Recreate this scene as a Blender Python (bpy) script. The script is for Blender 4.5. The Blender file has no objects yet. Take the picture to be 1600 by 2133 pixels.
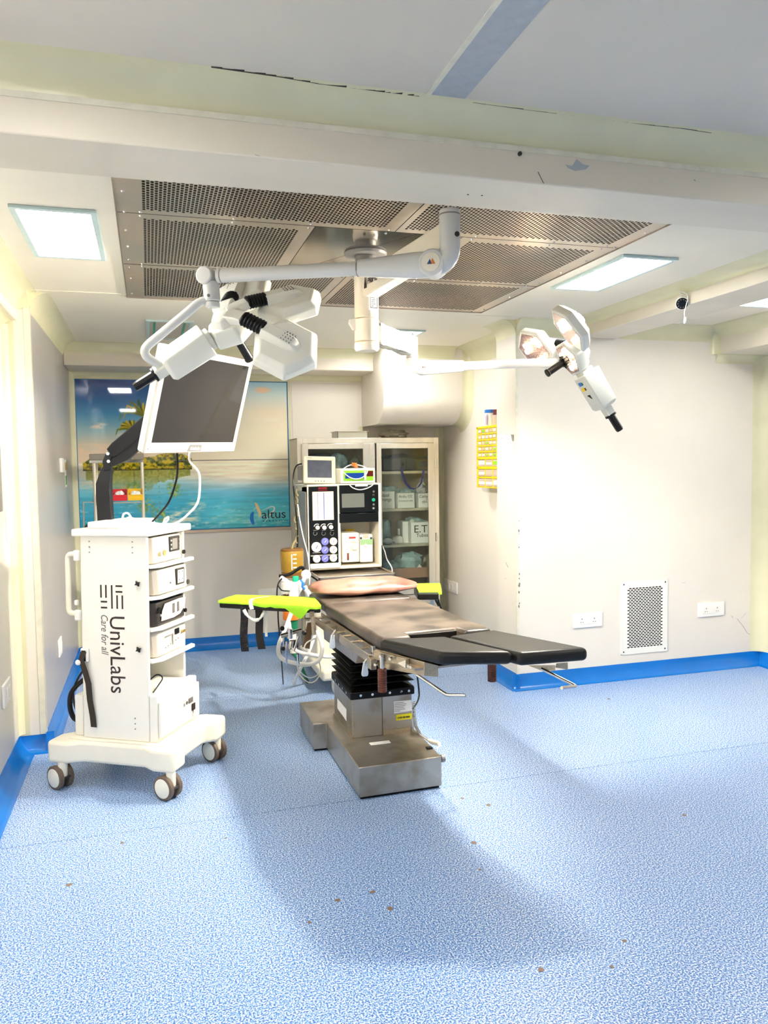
import bpy, bmesh, math, random
from mathutils import Matrix, Vector
random.seed(7)
SC = bpy.context.scene
COL = SC.collection
PI = math.pi
V = Vector

# ------------------------------------------------------------------ camera
F_PX = 1644.8
CAM_R = Matrix(((0.95838117, 0.03131344, -0.28376927),
                (-0.28510474, 0.05323895, -0.95701667),
                (-0.01485991, 0.99809072, 0.05995081)))
CAM_C = V((0, 0, 1.5))
cam_data = bpy.data.cameras.new('camera')
cam_data.sensor_fit = 'HORIZONTAL'
cam_data.sensor_width = 36.0
cam_data.lens = F_PX / 1600 * 36.0
cam_data.clip_start = 0.05
cam = bpy.data.objects.new('camera', cam_data)
COL.objects.link(cam)
cam.matrix_world = Matrix.Translation(CAM_C) @ CAM_R.to_4x4()
SC.camera = cam

def ray(px, py):
    return CAM_R @ V((px - 800, -(py - 1066.5), -F_PX))
def aty(px, py, y):
    r = ray(px, py); return CAM_C + r * (y / r.y)
def atx(px, py, x):
    r = ray(px, py); return CAM_C + r * (x / r.x)
def atz(px, py, z):
    r = ray(px, py); return CAM_C + r * ((z - 1.5) / r.z)
def atd(px, py, d):
    return CAM_C + ray(px, py) * (d / F_PX)

# ------------------------------------------------------------------ world, exposure
world = bpy.data.worlds.new('room_air'); SC.world = world
world.use_nodes = True
world.node_tree.nodes['Background'].inputs[0].default_value = (1, 0.97, 0.92, 1)
world.node_tree.nodes['Background'].inputs[1].default_value = 0.3
SC.view_settings.view_transform = 'Standard'
SC.view_settings.look = 'None'
SC.view_settings.gamma = 1.0
SC.view_settings.use_curve_mapping = False
SC.view_settings.exposure = 1.45
PANEL_W = 14.5        # radiance of the ceiling light panels
LAMP_W = 26.0         # lit lenses of the surgical lights
SPOT_L = 460.0         # beam of the left surgical light
SPOT_R = 155.0

# ------------------------------------------------------------------ mesh helpers
WM = {}
def wm(o): return WM.get(o.name, Matrix.Identity(4))

class G:
    """collects geometry; F is the frame (Matrix) applied to every added vertex"""
    def __init__(s, F=None):
        s.v = []; s.f = []; s.F = F or Matrix.Identity(4)
    def add(s, vs, fs):
        b = len(s.v)
        s.v += [s.F @ V(p) for p in vs]
        s.f += [[b + i for i in f] for f in fs]
        return s
    def box(s, a, b):
        x0, x1 = sorted((a[0], b[0])); y0, y1 = sorted((a[1], b[1])); z0, z1 = sorted((a[2], b[2]))
        return s.add([(x0,y0,z0),(x1,y0,z0),(x1,y1,z0),(x0,y1,z0),(x0,y0,z1),(x1,y0,z1),(x1,y1,z1),(x0,y1,z1)],
                     [(0,3,2,1),(4,5,6,7),(0,1,5,4),(1,2,6,5),(2,3,7,6),(3,0,4,7)])
    def cbox(s, c, d):
        return s.box([c[i]-d[i]/2 for i in range(3)], [c[i]+d[i]/2 for i in range(3)])
    def prism(s, pts, off):
        n = len(pts); off = V(off)
        vs = [V(p) for p in pts] + [V(p)+off for p in pts]
        fs = [list(range(n))[::-1], list(range(n, 2*n))]
        fs += [[i, (i+1) % n, n+(i+1) % n, n+i] for i in range(n)]
        return s.add(vs, fs)
    def loft(s, rings, cap=True, closed=False):
        n = len(rings[0]); vs = [p for r in rings for p in r]; fs = []
        m = len(rings)
        for k in range(m - (0 if closed else 1)):
            for i in range(n):
                j = (i+1) % n; k2 = (k+1) % m
                fs.append((k*n+i, k*n+j, k2*n+j, k2*n+i))
        if cap and not closed:
            fs.append(list(range(n))[::-1]); fs.append([(m-1)*n+i for i in range(n)])
        return s.add(vs, fs)
    def cyl(s, p0, p1, r0, r1=None, n=20, prof=None):
        p0 = V(p0); p1 = V(p1); r1 = r0 if r1 is None else r1
        d = (p1-p0).normalized()
        a = d.orthogonal().normalized(); b = d.cross(a)
        prof = prof or [(0, r0), (1, r1)]
        rings = []
        for t, r in prof:
            c = p0.lerp(p1, t)
            rings.append([c + (a*math.cos(2*PI*i/n) + b*math.sin(2*PI*i/n))*r for i in range(n)])
        return s.loft(rings)
    def tube(s, pts, r, n=10, smooth=0, rs=None):
        pts = [V(p) for p in pts]
        if smooth:
            P = [pts[0]] + pts + [pts[-1]]; out = []
            for i in range(1, len(P)-2):
                for k in range(smooth):
                    t = k/smooth
                    a, b, c, d = P[i-1], P[i], P[i+1], P[i+2]
                    out.append(0.5*((2*b)+(c-a)*t+(2*a-5*b+4*c-d)*t*t+(3*b-a-3*c+d)*t**3))
            out.append(pts[-1]); pts = out
        rings = []; prev = None
        for i, p in enumerate(pts):
            d = (pts[min(i+1, len(pts)-1)] - pts[max(i-1, 0)]).normalized()
            if prev is None: a = d.orthogonal().normalized()
            else:
                a = prev - d*prev.dot(d)
                a = a.normalized() if a.length > 1e-6 else d.orthogonal().normalized()
            prev = a; b = d.cross(a)
            rr = r if rs is None else rs[min(int(i*len(rs)/len(pts)), len(rs)-1)]
            rings.append([p+(a*math.cos(2*PI*k/n)+b*math.sin(2*PI*k/n))*rr for k in range(n)])
        return s.loft(rings)
    def ribbon(s, pts, w, t, wdir):
        """flat strap of width w along wdir and thickness t"""
        pts = [V(p) for p in pts]; wd = V(wdir).normalized(); rings = []
        for i, p in enumerate(pts):
            d = (pts[min(i+1, len(pts)-1)] - pts[max(i-1, 0)]).normalized()
            nn = d.cross(wd).normalized()
            rings.append([p-wd*w/2-nn*t/2, p+wd*w/2-nn*t/2, p+wd*w/2+nn*t/2, p-wd*w/2+nn*t/2])
        return s.loft(rings)
    def sphere(s, c, r, n=14, sq=(1,1,1)):
        c = V(c); rings = []
        for k in range(1, n//2):
            th = PI*k/(n//2)
            rings.append([c+V((math.sin(th)*math.cos(2*PI*i/n)*r*sq[0], math.sin(th)*math.sin(2*PI*i/n)*r*sq[1], -math.cos(th)*r*sq[2])) for i in range(n)])
        return s.loft(rings)
    def hexa(s, c, ax, ay, az, r, h, r2=None, n=6, rot=0):
        """hexagonal block centred c, radius r at the bottom, r2 at the top (az*h)"""
        c = V(c); r2 = r if r2 is None else r2
        def ring(rad, hh): return [c+ax*math.cos(2*PI*i/n+rot)*rad+ay*math.sin(2*PI*i/n+rot)*rad+az*hh for i in range(n)]
        return s.loft([ring(r, 0), ring(r2, h)])
    def build(s, name, m, parent=None, bevel=0, smooth=True, seg=2, angle=35, kind=None, subd=0):
        c = V((0,0,0))
        lo = V([min(p[i] for p in s.v) for i in range(3)]); hi = V([max(p[i] for p in s.v) for i in range(3)])
        c = (lo+hi)/2
        if parent is None: c.z = lo.z
        me = bpy.data.meshes.new(name)
        me.from_pydata([tuple(p-c) for p in s.v], [], s.f)
        bm = bmesh.new(); bm.from_mesh(me)
        bmesh.ops.recalc_face_normals(bm, faces=bm.faces)
        bm.to_mesh(me); bm.free()
        if smooth:
            me.shade_smooth(); me.set_sharp_from_angle(angle=math.radians(angle))
        if m is not None:
            for mm in (m if isinstance(m, (list, tuple)) else [m]): me.materials.append(mm)
        o = bpy.data.objects.new(name, me); COL.objects.link(o)
        W = Matrix.Translation(c)
        if parent is not None:
            o.parent = parent; o.matrix_parent_inverse = wm(parent).inverted()
        o.location = c
        WM[o.name] = W
        if bevel:
            b = o.modifiers.new('bevel', 'BEVEL'); b.width = bevel; b.segments = seg; b.limit_method = 'ANGLE'; b.angle_limit = math.radians(40)
            b.harden_normals = False
        if subd:
            sb = o.modifiers.new('subd', 'SUBSURF'); sb.levels = subd; sb.render_levels = subd
        if kind: o['kind'] = kind
        return o

def thing(name, label, cat, loc=(0,0,0), rz=0, group=None):
    o = bpy.data.objects.new(name, None); COL.objects.link(o)
    o.empty_display_size = 0.1
    o.location = loc; o.rotation_euler = (0, 0, rz)
    WM[o.name] = Matrix.Translation(V(loc)) @ Matrix.Rotation(rz, 4, 'Z')
    return tag(o, label, cat, group)
def tag(o, label, cat, group=None):
    o['label'] = label; o['category'] = cat
    if group: o['group'] = group
    return o
def struct(o): o['kind'] = 'structure'; return o
def lab(o, label): o['label'] = label; return o

def text_part(txt, F, size, m, parent, name='lettering', ext=0.0006, sx=1, shear=0, space=1.0, align='LEFT', bold=0.0):
    """raised lettering: F maps text plane (x right, y up, z out) to the world"""
    cu = bpy.data.curves.new('lettering', 'FONT'); cu.body = txt; cu.size = size; cu.extrude = ext
    cu.shear = shear; cu.space_character = space; cu.align_x = align; cu.offset = bold; cu.resolution_u = 3
    t = bpy.data.objects.new('tmp', cu); COL.objects.link(t)
    bpy.context.view_layer.update()
    me = bpy.data.meshes.new_from_object(t.evaluated_get(bpy.context.evaluated_depsgraph_get()))
    bpy.data.objects.remove(t)
    g = G(F @ Matrix.Diagonal((sx, 1, 1, 1)))
    g.add([v.co for v in me.vertices], [list(p.vertices) for p in me.polygons])
    if not g.v: return None
    return g.build(name, m, parent, smooth=False)

def frame(o, ax, ay, az):
    return Matrix(((ax[0],ay[0],az[0],o[0]),(ax[1],ay[1],az[1],o[1]),(ax[2],ay[2],az[2],o[2]),(0,0,0,1)))
FRONT = lambda o: frame(o, (1,0,0), (0,0,1), (0,-1,0))     # plane facing the camera (-y)

# ------------------------------------------------------------------ materials
def srgb(h):
    if isinstance(h, str):
        h = h.lstrip('#'); c = [int(h[i:i+2], 16)/255 for i in (0,2,4)]
    else: c = list(h)
    return tuple((x/12.92 if x <= 0.04045 else ((x+0.055)/1.055)**2.4) for x in c) + (1,)
def mat(name, col, rough=0.5, metal=0.0, var=0.0, vscale=8, col2=None, bump=0.0, bscale=60, coat=0, spec=None, stretch=None, emit=0, trans=0, alpha=1, mixlo=0.4, mixhi=0.65, detail=5):
    m = bpy.data.materials.new(name); m.use_nodes = True
    nt = m.node_tree; b = nt.nodes['Principled BSDF']; L = nt.links.new
    c = srgb(col)
    b.inputs['Base Color'].default_value = c
    b.inputs['Roughness'].default_value = rough; b.inputs['Metallic'].default_value = metal
    if spec is not None: b.inputs['Specular IOR Level'].default_value = spec
    if coat: b.inputs['Coat Weight'].default_value = coat; b.inputs['Coat Roughness'].default_value = 0.08
    if trans: b.inputs['Transmission Weight'].default_value = trans
    if alpha < 1: b.inputs['Alpha'].default_value = alpha
    if emit:
        b.inputs['Emission Color'].default_value = c; b.inputs['Emission Strength'].default_value = emit
    tc = nt.nodes.new('ShaderNodeTexCoord'); mp = nt.nodes.new('ShaderNodeMapping')
    L(tc.outputs['Object'], mp.inputs['Vector'])
    if stretch: mp.inputs['Scale'].default_value = stretch
    if var or col2:
        n = nt.nodes.new('ShaderNodeTexNoise'); n.inputs['Scale'].default_value = vscale; n.inputs['Detail'].default_value = detail
        L(mp.outputs[0], n.inputs['Vector'])
        r = nt.nodes.new('ShaderNodeValToRGB')
        if col2: c0, c1 = c, srgb(col2)
        else:
            c0 = tuple(min(1, x*(1+var)) for x in c[:3])+(1,); c1 = tuple(x*(1-var) for x in c[:3])+(1,)
        r.color_ramp.elements[0].position = mixlo; r.color_ramp.elements[1].position = mixhi
        r.color_ramp.elements[0].color = c0; r.color_ramp.elements[1].color = c1
        L(n.outputs['Fac'], r.inputs[0]); L(r.outputs[0], b.inputs['Base Color'])
        if emit: L(r.outputs[0], b.inputs['Emission Color'])
    if bump:
        n2 = nt.nodes.new('ShaderNodeTexNoise'); n2.inputs['Scale'].default_value = bscale; n2.inputs['Detail'].default_value = 4
        L(mp.outputs[0], n2.inputs['Vector'])
        bp = nt.nodes.new('ShaderNodeBump'); bp.inputs['Strength'].default_value = bump; bp.inputs['Distance'].default_value = 0.01
        L(n2.outputs['Fac'], bp.inputs['Height']); L(bp.outputs[0], b.inputs['Normal'])
    return m

def glass_mat(name, tint='#ffffff', op=0.12, rough=0.02):
    m = bpy.data.materials.new(name); m.use_nodes = True
    nt = m.node_tree; nt.nodes.clear(); L = nt.links.new
    o = nt.nodes.new('ShaderNodeOutputMaterial'); mx = nt.nodes.new('ShaderNodeMixShader')
    t = nt.nodes.new('ShaderNodeBsdfTransparent'); t.inputs[0].default_value = srgb(tint)
    g = nt.nodes.new('ShaderNodeBsdfGlossy'); g.inputs['Roughness'].default_value = rough
    fr = nt.nodes.new('ShaderNodeFresnel'); fr.inputs[0].default_value = 1.42
    ad = nt.nodes.new('ShaderNodeMath'); ad.operation = 'ADD'; ad.inputs[1].default_value = op; ad.use_clamp = True
    L(fr.outputs[0], ad.inputs[0]); L(ad.outputs[0], mx.inputs[0])
    L(t.outputs[0], mx.inputs[1]); L(g.outputs[0], mx.inputs[2]); L(mx.outputs[0], o.inputs[0])
    return m

def floor_mat():
    m = bpy.data.materials.new('speckled_vinyl'); m.use_nodes = True
    nt = m.node_tree; b = nt.nodes['Principled BSDF']; L = nt.links.new
    tc = nt.nodes.new('ShaderNodeNewGeometry')
    n = nt.nodes.new('ShaderNodeTexNoise'); n.inputs['Scale'].default_value = 185; n.inputs['Detail'].default_value = 2.5; n.inputs['Roughness'].default_value = 0.65
    L(tc.outputs['Position'], n.inputs['Vector'])
    r = nt.nodes.new('ShaderNodeValToRGB'); cr = r.color_ramp
    cr.elements[0].position = 0.38; cr.elements[0].color = srgb('#1f55a8')
    cr.elements[1].position = 0.60; cr.elements[1].color = srgb('#f2f6fa')
    e = cr.elements.new(0.46); e.color = srgb('#4f88cc')
    e = cr.elements.new(0.52); e.color = srgb('#98bce4')
    L(n.outputs['Fac'], r.inputs[0])
    # faint worn patches
    n3 = nt.nodes.new('ShaderNodeTexNoise'); n3.inputs['Scale'].default_value = 1.1; n3.inputs['Detail'].default_value = 6
    L(tc.outputs['Position'], n3.inputs['Vector'])
    r3 = nt.nodes.new('ShaderNodeValToRGB'); r3.color_ramp.elements[0].position = 0.35; r3.color_ramp.elements[1].position = 0.7
    r3.color_ramp.elements[0].color = (0.86,0.88,0.92,1); r3.color_ramp.elements[1].color = (1,1,1,1)
    L(n3.outputs['Fac'], r3.inputs[0])
    mx = nt.nodes.new('ShaderNodeMix'); mx.data_type = 'RGBA'; mx.blend_type = 'MULTIPLY'; mx.inputs[0].default_value = 1
    L(r.outputs[0], mx.inputs[6]); L(r3.outputs[0], mx.inputs[7]); L(mx.outputs[2], b.inputs['Base Color'])
    b.inputs['Roughness'].default_value = 0.34
    return m

def emis(name, col, s):
    m = bpy.data.materials.new(name); m.use_nodes = True
    nt = m.node_tree; nt.nodes.clear()
    o = nt.nodes.new('ShaderNodeOutputMaterial'); e = nt.nodes.new('ShaderNodeEmission')
    e.inputs[0].default_value = srgb(col); e.inputs[1].default_value = s
    nt.links.new(e.outputs[0], o.inputs[0]); return m

M = dict(
 floor=floor_mat(),
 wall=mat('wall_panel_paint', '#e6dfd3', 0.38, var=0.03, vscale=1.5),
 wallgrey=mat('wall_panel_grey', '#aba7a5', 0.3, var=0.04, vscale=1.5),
 ceil=mat('ceiling_paint', '#e6dfd0', 0.42, var=0.02, vscale=2),
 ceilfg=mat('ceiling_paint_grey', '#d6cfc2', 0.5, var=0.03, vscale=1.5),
 beam=mat('beam_paint', '#dcd3c2', 0.45, var=0.03, vscale=3, stretch=(0.3,1,1)),
 cove=mat('cove_moulding', '#dcd8b6', 0.25, var=0.03, vscale=5),
 trim=mat('edge_trim', '#dedac8', 0.4, var=0.06, vscale=20),
 crack=mat('crack_dark', '#3b2d28', 0.9),
 patch=mat('blue_grey_patch', '#a9b0b6', 0.5, var=0.05, vscale=30),
 skirt=mat('blue_skirting', '#0a72c8', 0.22, var=0.05, vscale=4),
 steel=mat('brushed_steel', '#b7ab9e', 0.28, 0.9, var=0.12, vscale=9, stretch=(1,12,12), bump=0.05, bscale=25),
 steelbase=mat('scuffed_steel', '#b0aaa0', 0.34, 0.85, col2='#85735a', vscale=7, mixlo=0.45, mixhi=0.8, bump=0.06, bscale=30),
 steelceil=mat('steel_sheet', '#cfbcaa', 0.33, 0.75, col2='#b8b2a8', vscale=3, mixlo=0.35, mixhi=0.65),
 steelcab=mat('cabinet_steel', '#d9d2c3', 0.28, 0.65, var=0.08, vscale=8, stretch=(1,1,0.1)),
 mirror=mat('mirror_steel', '#b7aa9c', 0.10, 0.95, col2='#a5a199', vscale=2),
 chrome=mat('chrome', '#d8d4cc', 0.1, 1.0),
 dark=mat('dark_cavity', '#2e2824', 0.8),
 black=mat('black_plastic', '#08080a', 0.35, spec=0.35),
 blackgloss=mat('black_gloss_panel', '#0b0f12', 0.12),
 rubber=mat('black_rubber', '#050505', 0.5, spec=0.25, bump=0.2, bscale=40),
 white=mat('white_enamel', '#f0ede4', 0.3, var=0.015, vscale=5),
 whitewarm=mat('cream_enamel', '#f3ecd9', 0.32, var=0.02, vscale=5),
 whiteplastic=mat('white_plastic', '#f4f2ec', 0.35),
 lampshell=mat('lamp_shell', '#e4e4da', 0.38, var=0.015, vscale=4),
 armwhite=mat('lamp_arm_paint', '#dcdcd8', 0.28),
 grey=mat('grey_plastic', '#8a8782', 0.4),
 device=mat('device_enamel', '#d3cabb', 0.35, var=0.02, vscale=6),
 darkgrey=mat('dark_grey_plastic', '#332e2c', 0.4),
 armblack=mat('monitor_arm_black', '#1b1c20', 0.42, spec=0.35),
 screen=mat('dark_screen', '#120f11', 0.05, spec=0.6),
 screengrey=mat('grey_screen', '#565a66', 0.15, var=0.1, vscale=20),
 leather=mat('worn_brown_leatherette', '#5f544a', 0.36, col2='#2b2621', vscale=6, mixlo=0.42, mixhi=0.66, bump=0.12, bscale=14, detail=8),
 leatherblk=mat('black_leatherette', '#191816', 0.4, spec=0.35, var=0.15, vscale=4, bump=0.04, bscale=120),
 pillow=mat('tan_leatherette', '#b08472', 0.38, col2='#7c4a40', vscale=7, mixlo=0.45, mixhi=0.7, bump=0.25, bscale=16),
 green=mat('lime_cloth', '#9fdf22', 0.8, var=0.06, vscale=10, bump=0.3, bscale=20),
 greenwhite=mat('gauze', '#f0efe0', 0.85),
 amber=mat('amber_plastic', '#b08a2c', 0.2, trans=0.35, var=0.1, vscale=6),
 amberdark=mat('amber_dark', '#6e4a1c', 0.3),
 orange=mat('orange_fluid', '#d9751c', 0.35),
 teal=mat('green_plastic', '#12a07c', 0.35),
 dgreen=mat('dark_green_plastic', '#0c6b44', 0.4),
 blue=mat('blue_plastic', '#2f7fd0', 0.4),
 navy=mat('navy_strap', '#1d2f8f', 0.6),
 paper=mat('paper', '#fbfaf8', 0.7, var=0.015, vscale=40),
 paperbox=mat('white_box_card', '#fbfbfa', 0.6),
 ink=mat('ink', '#2a1c1c', 0.6),
 inkgrey=mat('ink_grey', '#6b6462', 0.6),
 inkblue=mat('ink_blue', '#3b4f7a', 0.6),
 red=mat('red_plastic', '#c8202c', 0.35),
 yellow=mat('yellow_plastic', '#fbd408', 0.4),
 stickeryellow=mat('sticker_yellow', '#f2e61c', 0.5),
 yellow2=mat('yellow_bin', '#e0b11c', 0.4),
 lime=mat('lime_plastic', '#8fd02a', 0.4),
 lcd=mat('blue_lcd', '#10409a', 0.15),
 clear=mat('clear_drawer', '#e7d3bb', 0.15, trans=0.3),
 bag=mat('blue_polythene', '#a9c3c8', 0.25, var=0.15, vscale=12, bump=0.8, bscale=18),
 bagwhite=mat('clear_polythene', '#e3e6e6', 0.25, var=0.1, vscale=12, bump=0.8, bscale=18),
 bagblack=mat('black_bag', '#12151c', 0.35, bump=0.3, bscale=15),
 hose=mat('white_hose', '#f5f3ec', 0.4),
 brown=mat('brown_grip', '#6d3419', 0.35, var=0.15, vscale=20),
 strap=mat('black_strap', '#1f1a16', 0.7),
 strapfoil=mat('shiny_black_strap', '#241914', 0.22, bump=1.0, bscale=30, col2='#120d0b', vscale=30),
 glass=glass_mat('clear_glass', '#eef2ee', 0.01),
 mural_glass=glass_mat('mural_cover', '#ffffff', 0.03, 0.03),
 pinktrim=mat('beige_trim', '#cdb8a2', 0.4),
 goldsteel=mat('rail_steel', '#bdae95', 0.32, 0.9, var=0.1, vscale=10, stretch=(12,1,12)),
 panel=emis('light_panel', '#fdfcf8', PANEL_W),
 paneloff=mat('unlit_panel', '#bdb3a6', 0.5),
 teal_frame=mat('pale_teal_frame', '#bcd0d0', 0.35),
 lens=emis('lit_lens', '#ffe3bd', LAMP_W),
 lensglass=mat('prismatic_lens', '#a98f8c', 0.18, metal=0.4, var=0.35, vscale=90, bump=0.8, bscale=160),
 redtxt=mat('red_print', '#c33a33', 0.5),
 violet=mat('violet_dial', '#6b6fc0', 0.3),
 dialcream=mat('cream_dial', '#efe8cf', 0.3),
 soot=mat('skin_flesh', '#ddb7a0', 0.5),
 khaki=mat('khaki_plastic', '#8d8157', 0.5),
)
# ================================================================== STRUCTURE
CZ = 2.42; FZ = 2.47
g = G().box((-0.9,-3.1,-0.12),(4.4,6.7,-0.004)); fl = struct(g.build('floor', mat('seam_blue', '#4a7fc0', 0.4), smooth=False))
for y0, y1 in ((-3.0,1.555),(1.558,3.358),(3.361,5.158),(5.161,6.6)):
    G().box((-0.8,y0,-0.004),(4.3,y1,0)).build('vinyl_sheet', M['floor'], fl, smooth=False)

def wallbox(name, a, b, m='wall'):
    return struct(G().box(a, b).build(name, M[m], smooth=False))
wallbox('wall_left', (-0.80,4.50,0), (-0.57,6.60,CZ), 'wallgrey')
wallbox('wall_near_left', (-0.80,-3.0,0), (-0.70,4.50,FZ))
wallbox('wall_back', (-0.80,6.60,0), (2.62,6.72,CZ))
wallbox('wall_recess', (2.50,5.00,0), (2.62,6.60,CZ))
wallbox('wall_front', (2.30,4.70,0), (4.25,5.00,CZ))
wallbox('wall_right', (4.25,-3.0,0), (4.37,5.00,FZ))
wallbox('wall_rear', (-0.80,-3.12,0), (4.37,-3.0,FZ))
# ceilings: bay (with the opening of the air plenum) and foreground
PX0, PX1, PY0, PY1 = -0.085, 1.975, 2.345, 4.505
c = G()
c.box((-0.80,2.34,CZ),(PX0,6.72,CZ+.1)); c.box((PX1,2.34,CZ),(4.37,6.72,CZ+.1))
c.box((PX0,PY1,CZ),(PX1,6.72,CZ+.1))
struct(c.build('ceiling', M['ceil'], smooth=False))
struct(G().box((-0.80,-3.12,FZ),(4.37,2.20,FZ+.1)).build('ceiling_front', M['ceilfg'], smooth=False))
# thin seams of the bay ceiling boards
s = G()
s.box((-0.62,4.436,CZ-.003),(PX0,4.448,CZ)); s.box((PX1,4.6,CZ-.002),(3.6,4.606,CZ))
struct(s.build('trim_1', M['trim'], smooth=False))
# big cross beam
bm_ = G().box((-0.70,2.10,2.30),(4.25,2.345,FZ))
struct(bm_.build('trim_2', M['beam'], bevel=0.004))

def cove(name, p0, p1, A, B, r, m='cove', rb=None, n=8):
    """solid concave fillet along p0-p1; A, B unit vectors away from the corner; r along A, rb along B"""
    rb = rb or r; A = V(A); B = V(B); p0 = V(p0); p1 = V(p1)
    def prof(p):
        return [p] + [p + A*r + B*rb - B*rb*math.cos(t) - A*r*math.sin(t) for t in [PI/2*i/n for i in range(n+1)]]
    a = prof(p0); b = prof(p1)
    g = G().loft([a, b])
    return struct(g.build(name, M[m], angle=40))
d, u_ = V((0,0,-1)), V((0,0,1))
cove('trim_3', (-0.70,2.10,FZ), (4.25,2.10,FZ), d, (0,-1,0), .075, rb=.09)          # foreground ceiling to beam
struct(G().box((-0.70,2.096,2.385),(4.25,2.10,2.40)).build('trim_4', M['trim'], smooth=False))
cove('trim_5', (-0.57,4.50,CZ), (-0.57,6.60,CZ), d, (1,0,0), .10)
cove('trim_6', (2.30,4.70,CZ), (2.76,4.70,CZ), d, (0,-1,0), .10)
cove('trim_7', (3.06,4.70,CZ), (3.80,4.70,CZ), d, (0,-1,0), .10)
cove('trim_8', (2.30,4.70,CZ), (2.30,5.0,CZ), d, (-1,0,0), .10)
cove('trim_9', (2.50,5.0,CZ), (2.50,6.60,CZ), d, (-1,0,0), .14)
cove('trim_10', (-0.57,6.60,0.1), (-0.57,6.60,2.30), (1,0,0), (0,-1,0), .07)
cove('trim_11', (4.25,4.70,0.1), (4.25,4.70,2.36), (-1,0,0), (0,-1,0), .09)
cove('trim_12', (2.50,6.60,0.1), (2.50,6.60,2.30), (-1,0,0), (0,-1,0), .07)
# near-left wall: soffit, cove, vertical cove into the pilaster
struct(G().box((-0.70,2.345,2.27),(-0.63,4.50,CZ)).build('trim_13', M['beam'], bevel=.006))
cove('trim_14', (-0.63,2.345,CZ), (-0.63,4.50,CZ), d, (1,0,0), .10)
cove('trim_15', (-0.70,2.345,2.27), (-0.70,4.50,2.27), d, (1,0,0), .05)
cove('trim_16', (-0.70,4.50,0.1), (-0.70,4.50,2.25), (1,0,0), (0,-1,0), .055)
cove('trim_17', (-0.70,4.50,CZ), (-0.57,4.50,CZ), d, (0,-1,0), .11)
struct(G().box((-0.700,4.493,0.09),(-0.648,4.50,2.3)).build('trim_18', M['cove'], smooth=False))
struct(G().box((-0.648,4.4935,0.09),(-0.600,4.50,2.33)).build('trim_46', M['wall'], smooth=False))
struct(G().box((-0.600,4.492,0.09),(-0.566,4.50,2.34)).box((-0.570,4.492,0.09),(-0.566,4.52,2.34)).build('trim_19', M['trim'], bevel=.002))
# right-hand beam running away from the camera, and the soffit above the right corner
struct(G().prism([(2.76,4.70,2.32),(2.77,2.345,2.32),(3.10,2.345,2.32),(3.03,4.70,2.32)], (0,0,.1)).build('trim_20', M['beam'], bevel=.004))
cove('trim_21', (2.765,2.345,CZ), (2.76,4.70,CZ), d, (-1,0,0), .035, rb=.12)
struct(G().prism([(3.84,4.70,2.235),(3.84,3.2,2.235),(4.25,3.2,2.235),(4.25,4.70,2.235)], (0,0,.185)).build('trim_22', M['beam'], bevel=.004))
cove('trim_23', (3.84,3.2,CZ), (3.84,4.70,CZ), d, (-1,0,0), .075, rb=.12)
cove('trim_24', (3.84,4.70,2.235), (3.84,4.70,2.40), (-1,0,0), (0,-1,0), .05)
cove('trim_25', (3.84,4.70,2.235), (4.25,4.70,2.235), d, (0,-1,0), .06)
# bulkhead box along the back wall and duct with rounded underside
struct(G().box((-0.57,6.20,2.255),(1.77,6.60,CZ)).build('trim_26', M['beam'], bevel=.008, seg=3))
cove('trim_27', (-0.57,6.20,CZ), (1.77,6.20,CZ), d, (0,-1,0), .07)
cove('trim_28', (-0.57,6.60,2.255), (1.77,6.60,2.255), d, (0,-1,0), .05)
prof = [(5.93,CZ),(5.93,2.02)]
for i in range(1, 13):
    t = PI/2*i/12; prof.append((5.93+0.24*(1-math.cos(t)), 2.02-0.195*math.sin(t)))
prof += [(6.60,1.825),(6.60,CZ)]
g = G().loft([[(1.77,y,z) for y, z in prof], [(2.50,y,z) for y, z in prof]])
struct(g.build('trim_29', M['wall'], angle=30))
# cove following the duct profile where it meets the recess wall
rings = []
pts = prof[:-2]
for i, (y, z) in enumerate(pts):
    y2, z2 = pts[min(i+1, len(pts)-1)]; y1, z1 = pts[max(i-1, 0)]
    ty, tz = y2-y1, z2-z1; l = math.hypot(ty, tz); ty /= l; tz /= l
    ny, nz = tz, -ty          # outward normal (towards -y / down)
    if ny > 0 or (abs(ny) < .1 and nz > 0): ny, nz = -ny, -nz
    c0 = V((2.50,y,z)); A = V((-1,0,0)); B = V((0,ny,nz))
    rings.append([c0]+[c0+A*.07+B*.07-B*.07*math.cos(t)-A*.07*math.sin(t) for t in [PI/2*k/6 for k in range(7)]])
struct(G().loft(rings).build('trim_30', M['cove'], angle=50))
cove('trim_31', (1.77,6.60,1.2), (1.77,6.60,1.83), (-1,0,0), (0,-1,0), .03)
cove('trim_32', (1.77,5.93,CZ), (2.36,5.93,CZ), d, (0,-1,0), .09)
# column edge strips
struct(G().box((2.297,4.697,0.1),(2.312,4.712,2.32)).build('trim_33', M['trim'], smooth=False))

# blue cove skirting
def skirt(name, p0, p1, nrm, h=.10, w=.055):
    p0 = V(p0); p1 = V(p1); nv = V(nrm)
    def prof(p):
        P = [p, p+V((0,0,h)), p+V((0,0,h))+nv*.004]
        for i in range(1, 8):
            t = PI/2*i/7
            P.append(p+nv*(.004+(w-.004)*(1-math.cos(t)))+V((0,0,h-(h-.003)*math.sin(t))))
        P.append(p+nv*w); return P
    return struct(G().loft([prof(p0), prof(p1)]).build(name, M['skirt'], angle=50))
skirt('baseboard_left', (-0.57,4.46,0), (-0.57,6.60,0), (1,0,0))
skirt('baseboard_near_left', (-0.70,-3,0), (-0.70,4.50,0), (1,0,0), w=.075)
skirt('baseboard_pilaster', (-0.70,4.50,0), (-0.53,4.50,0), (0,-1,0), w=.06)
skirt('baseboard_back', (-0.57,6.60,0), (2.50,6.60,0), (0,-1,0))
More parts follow.
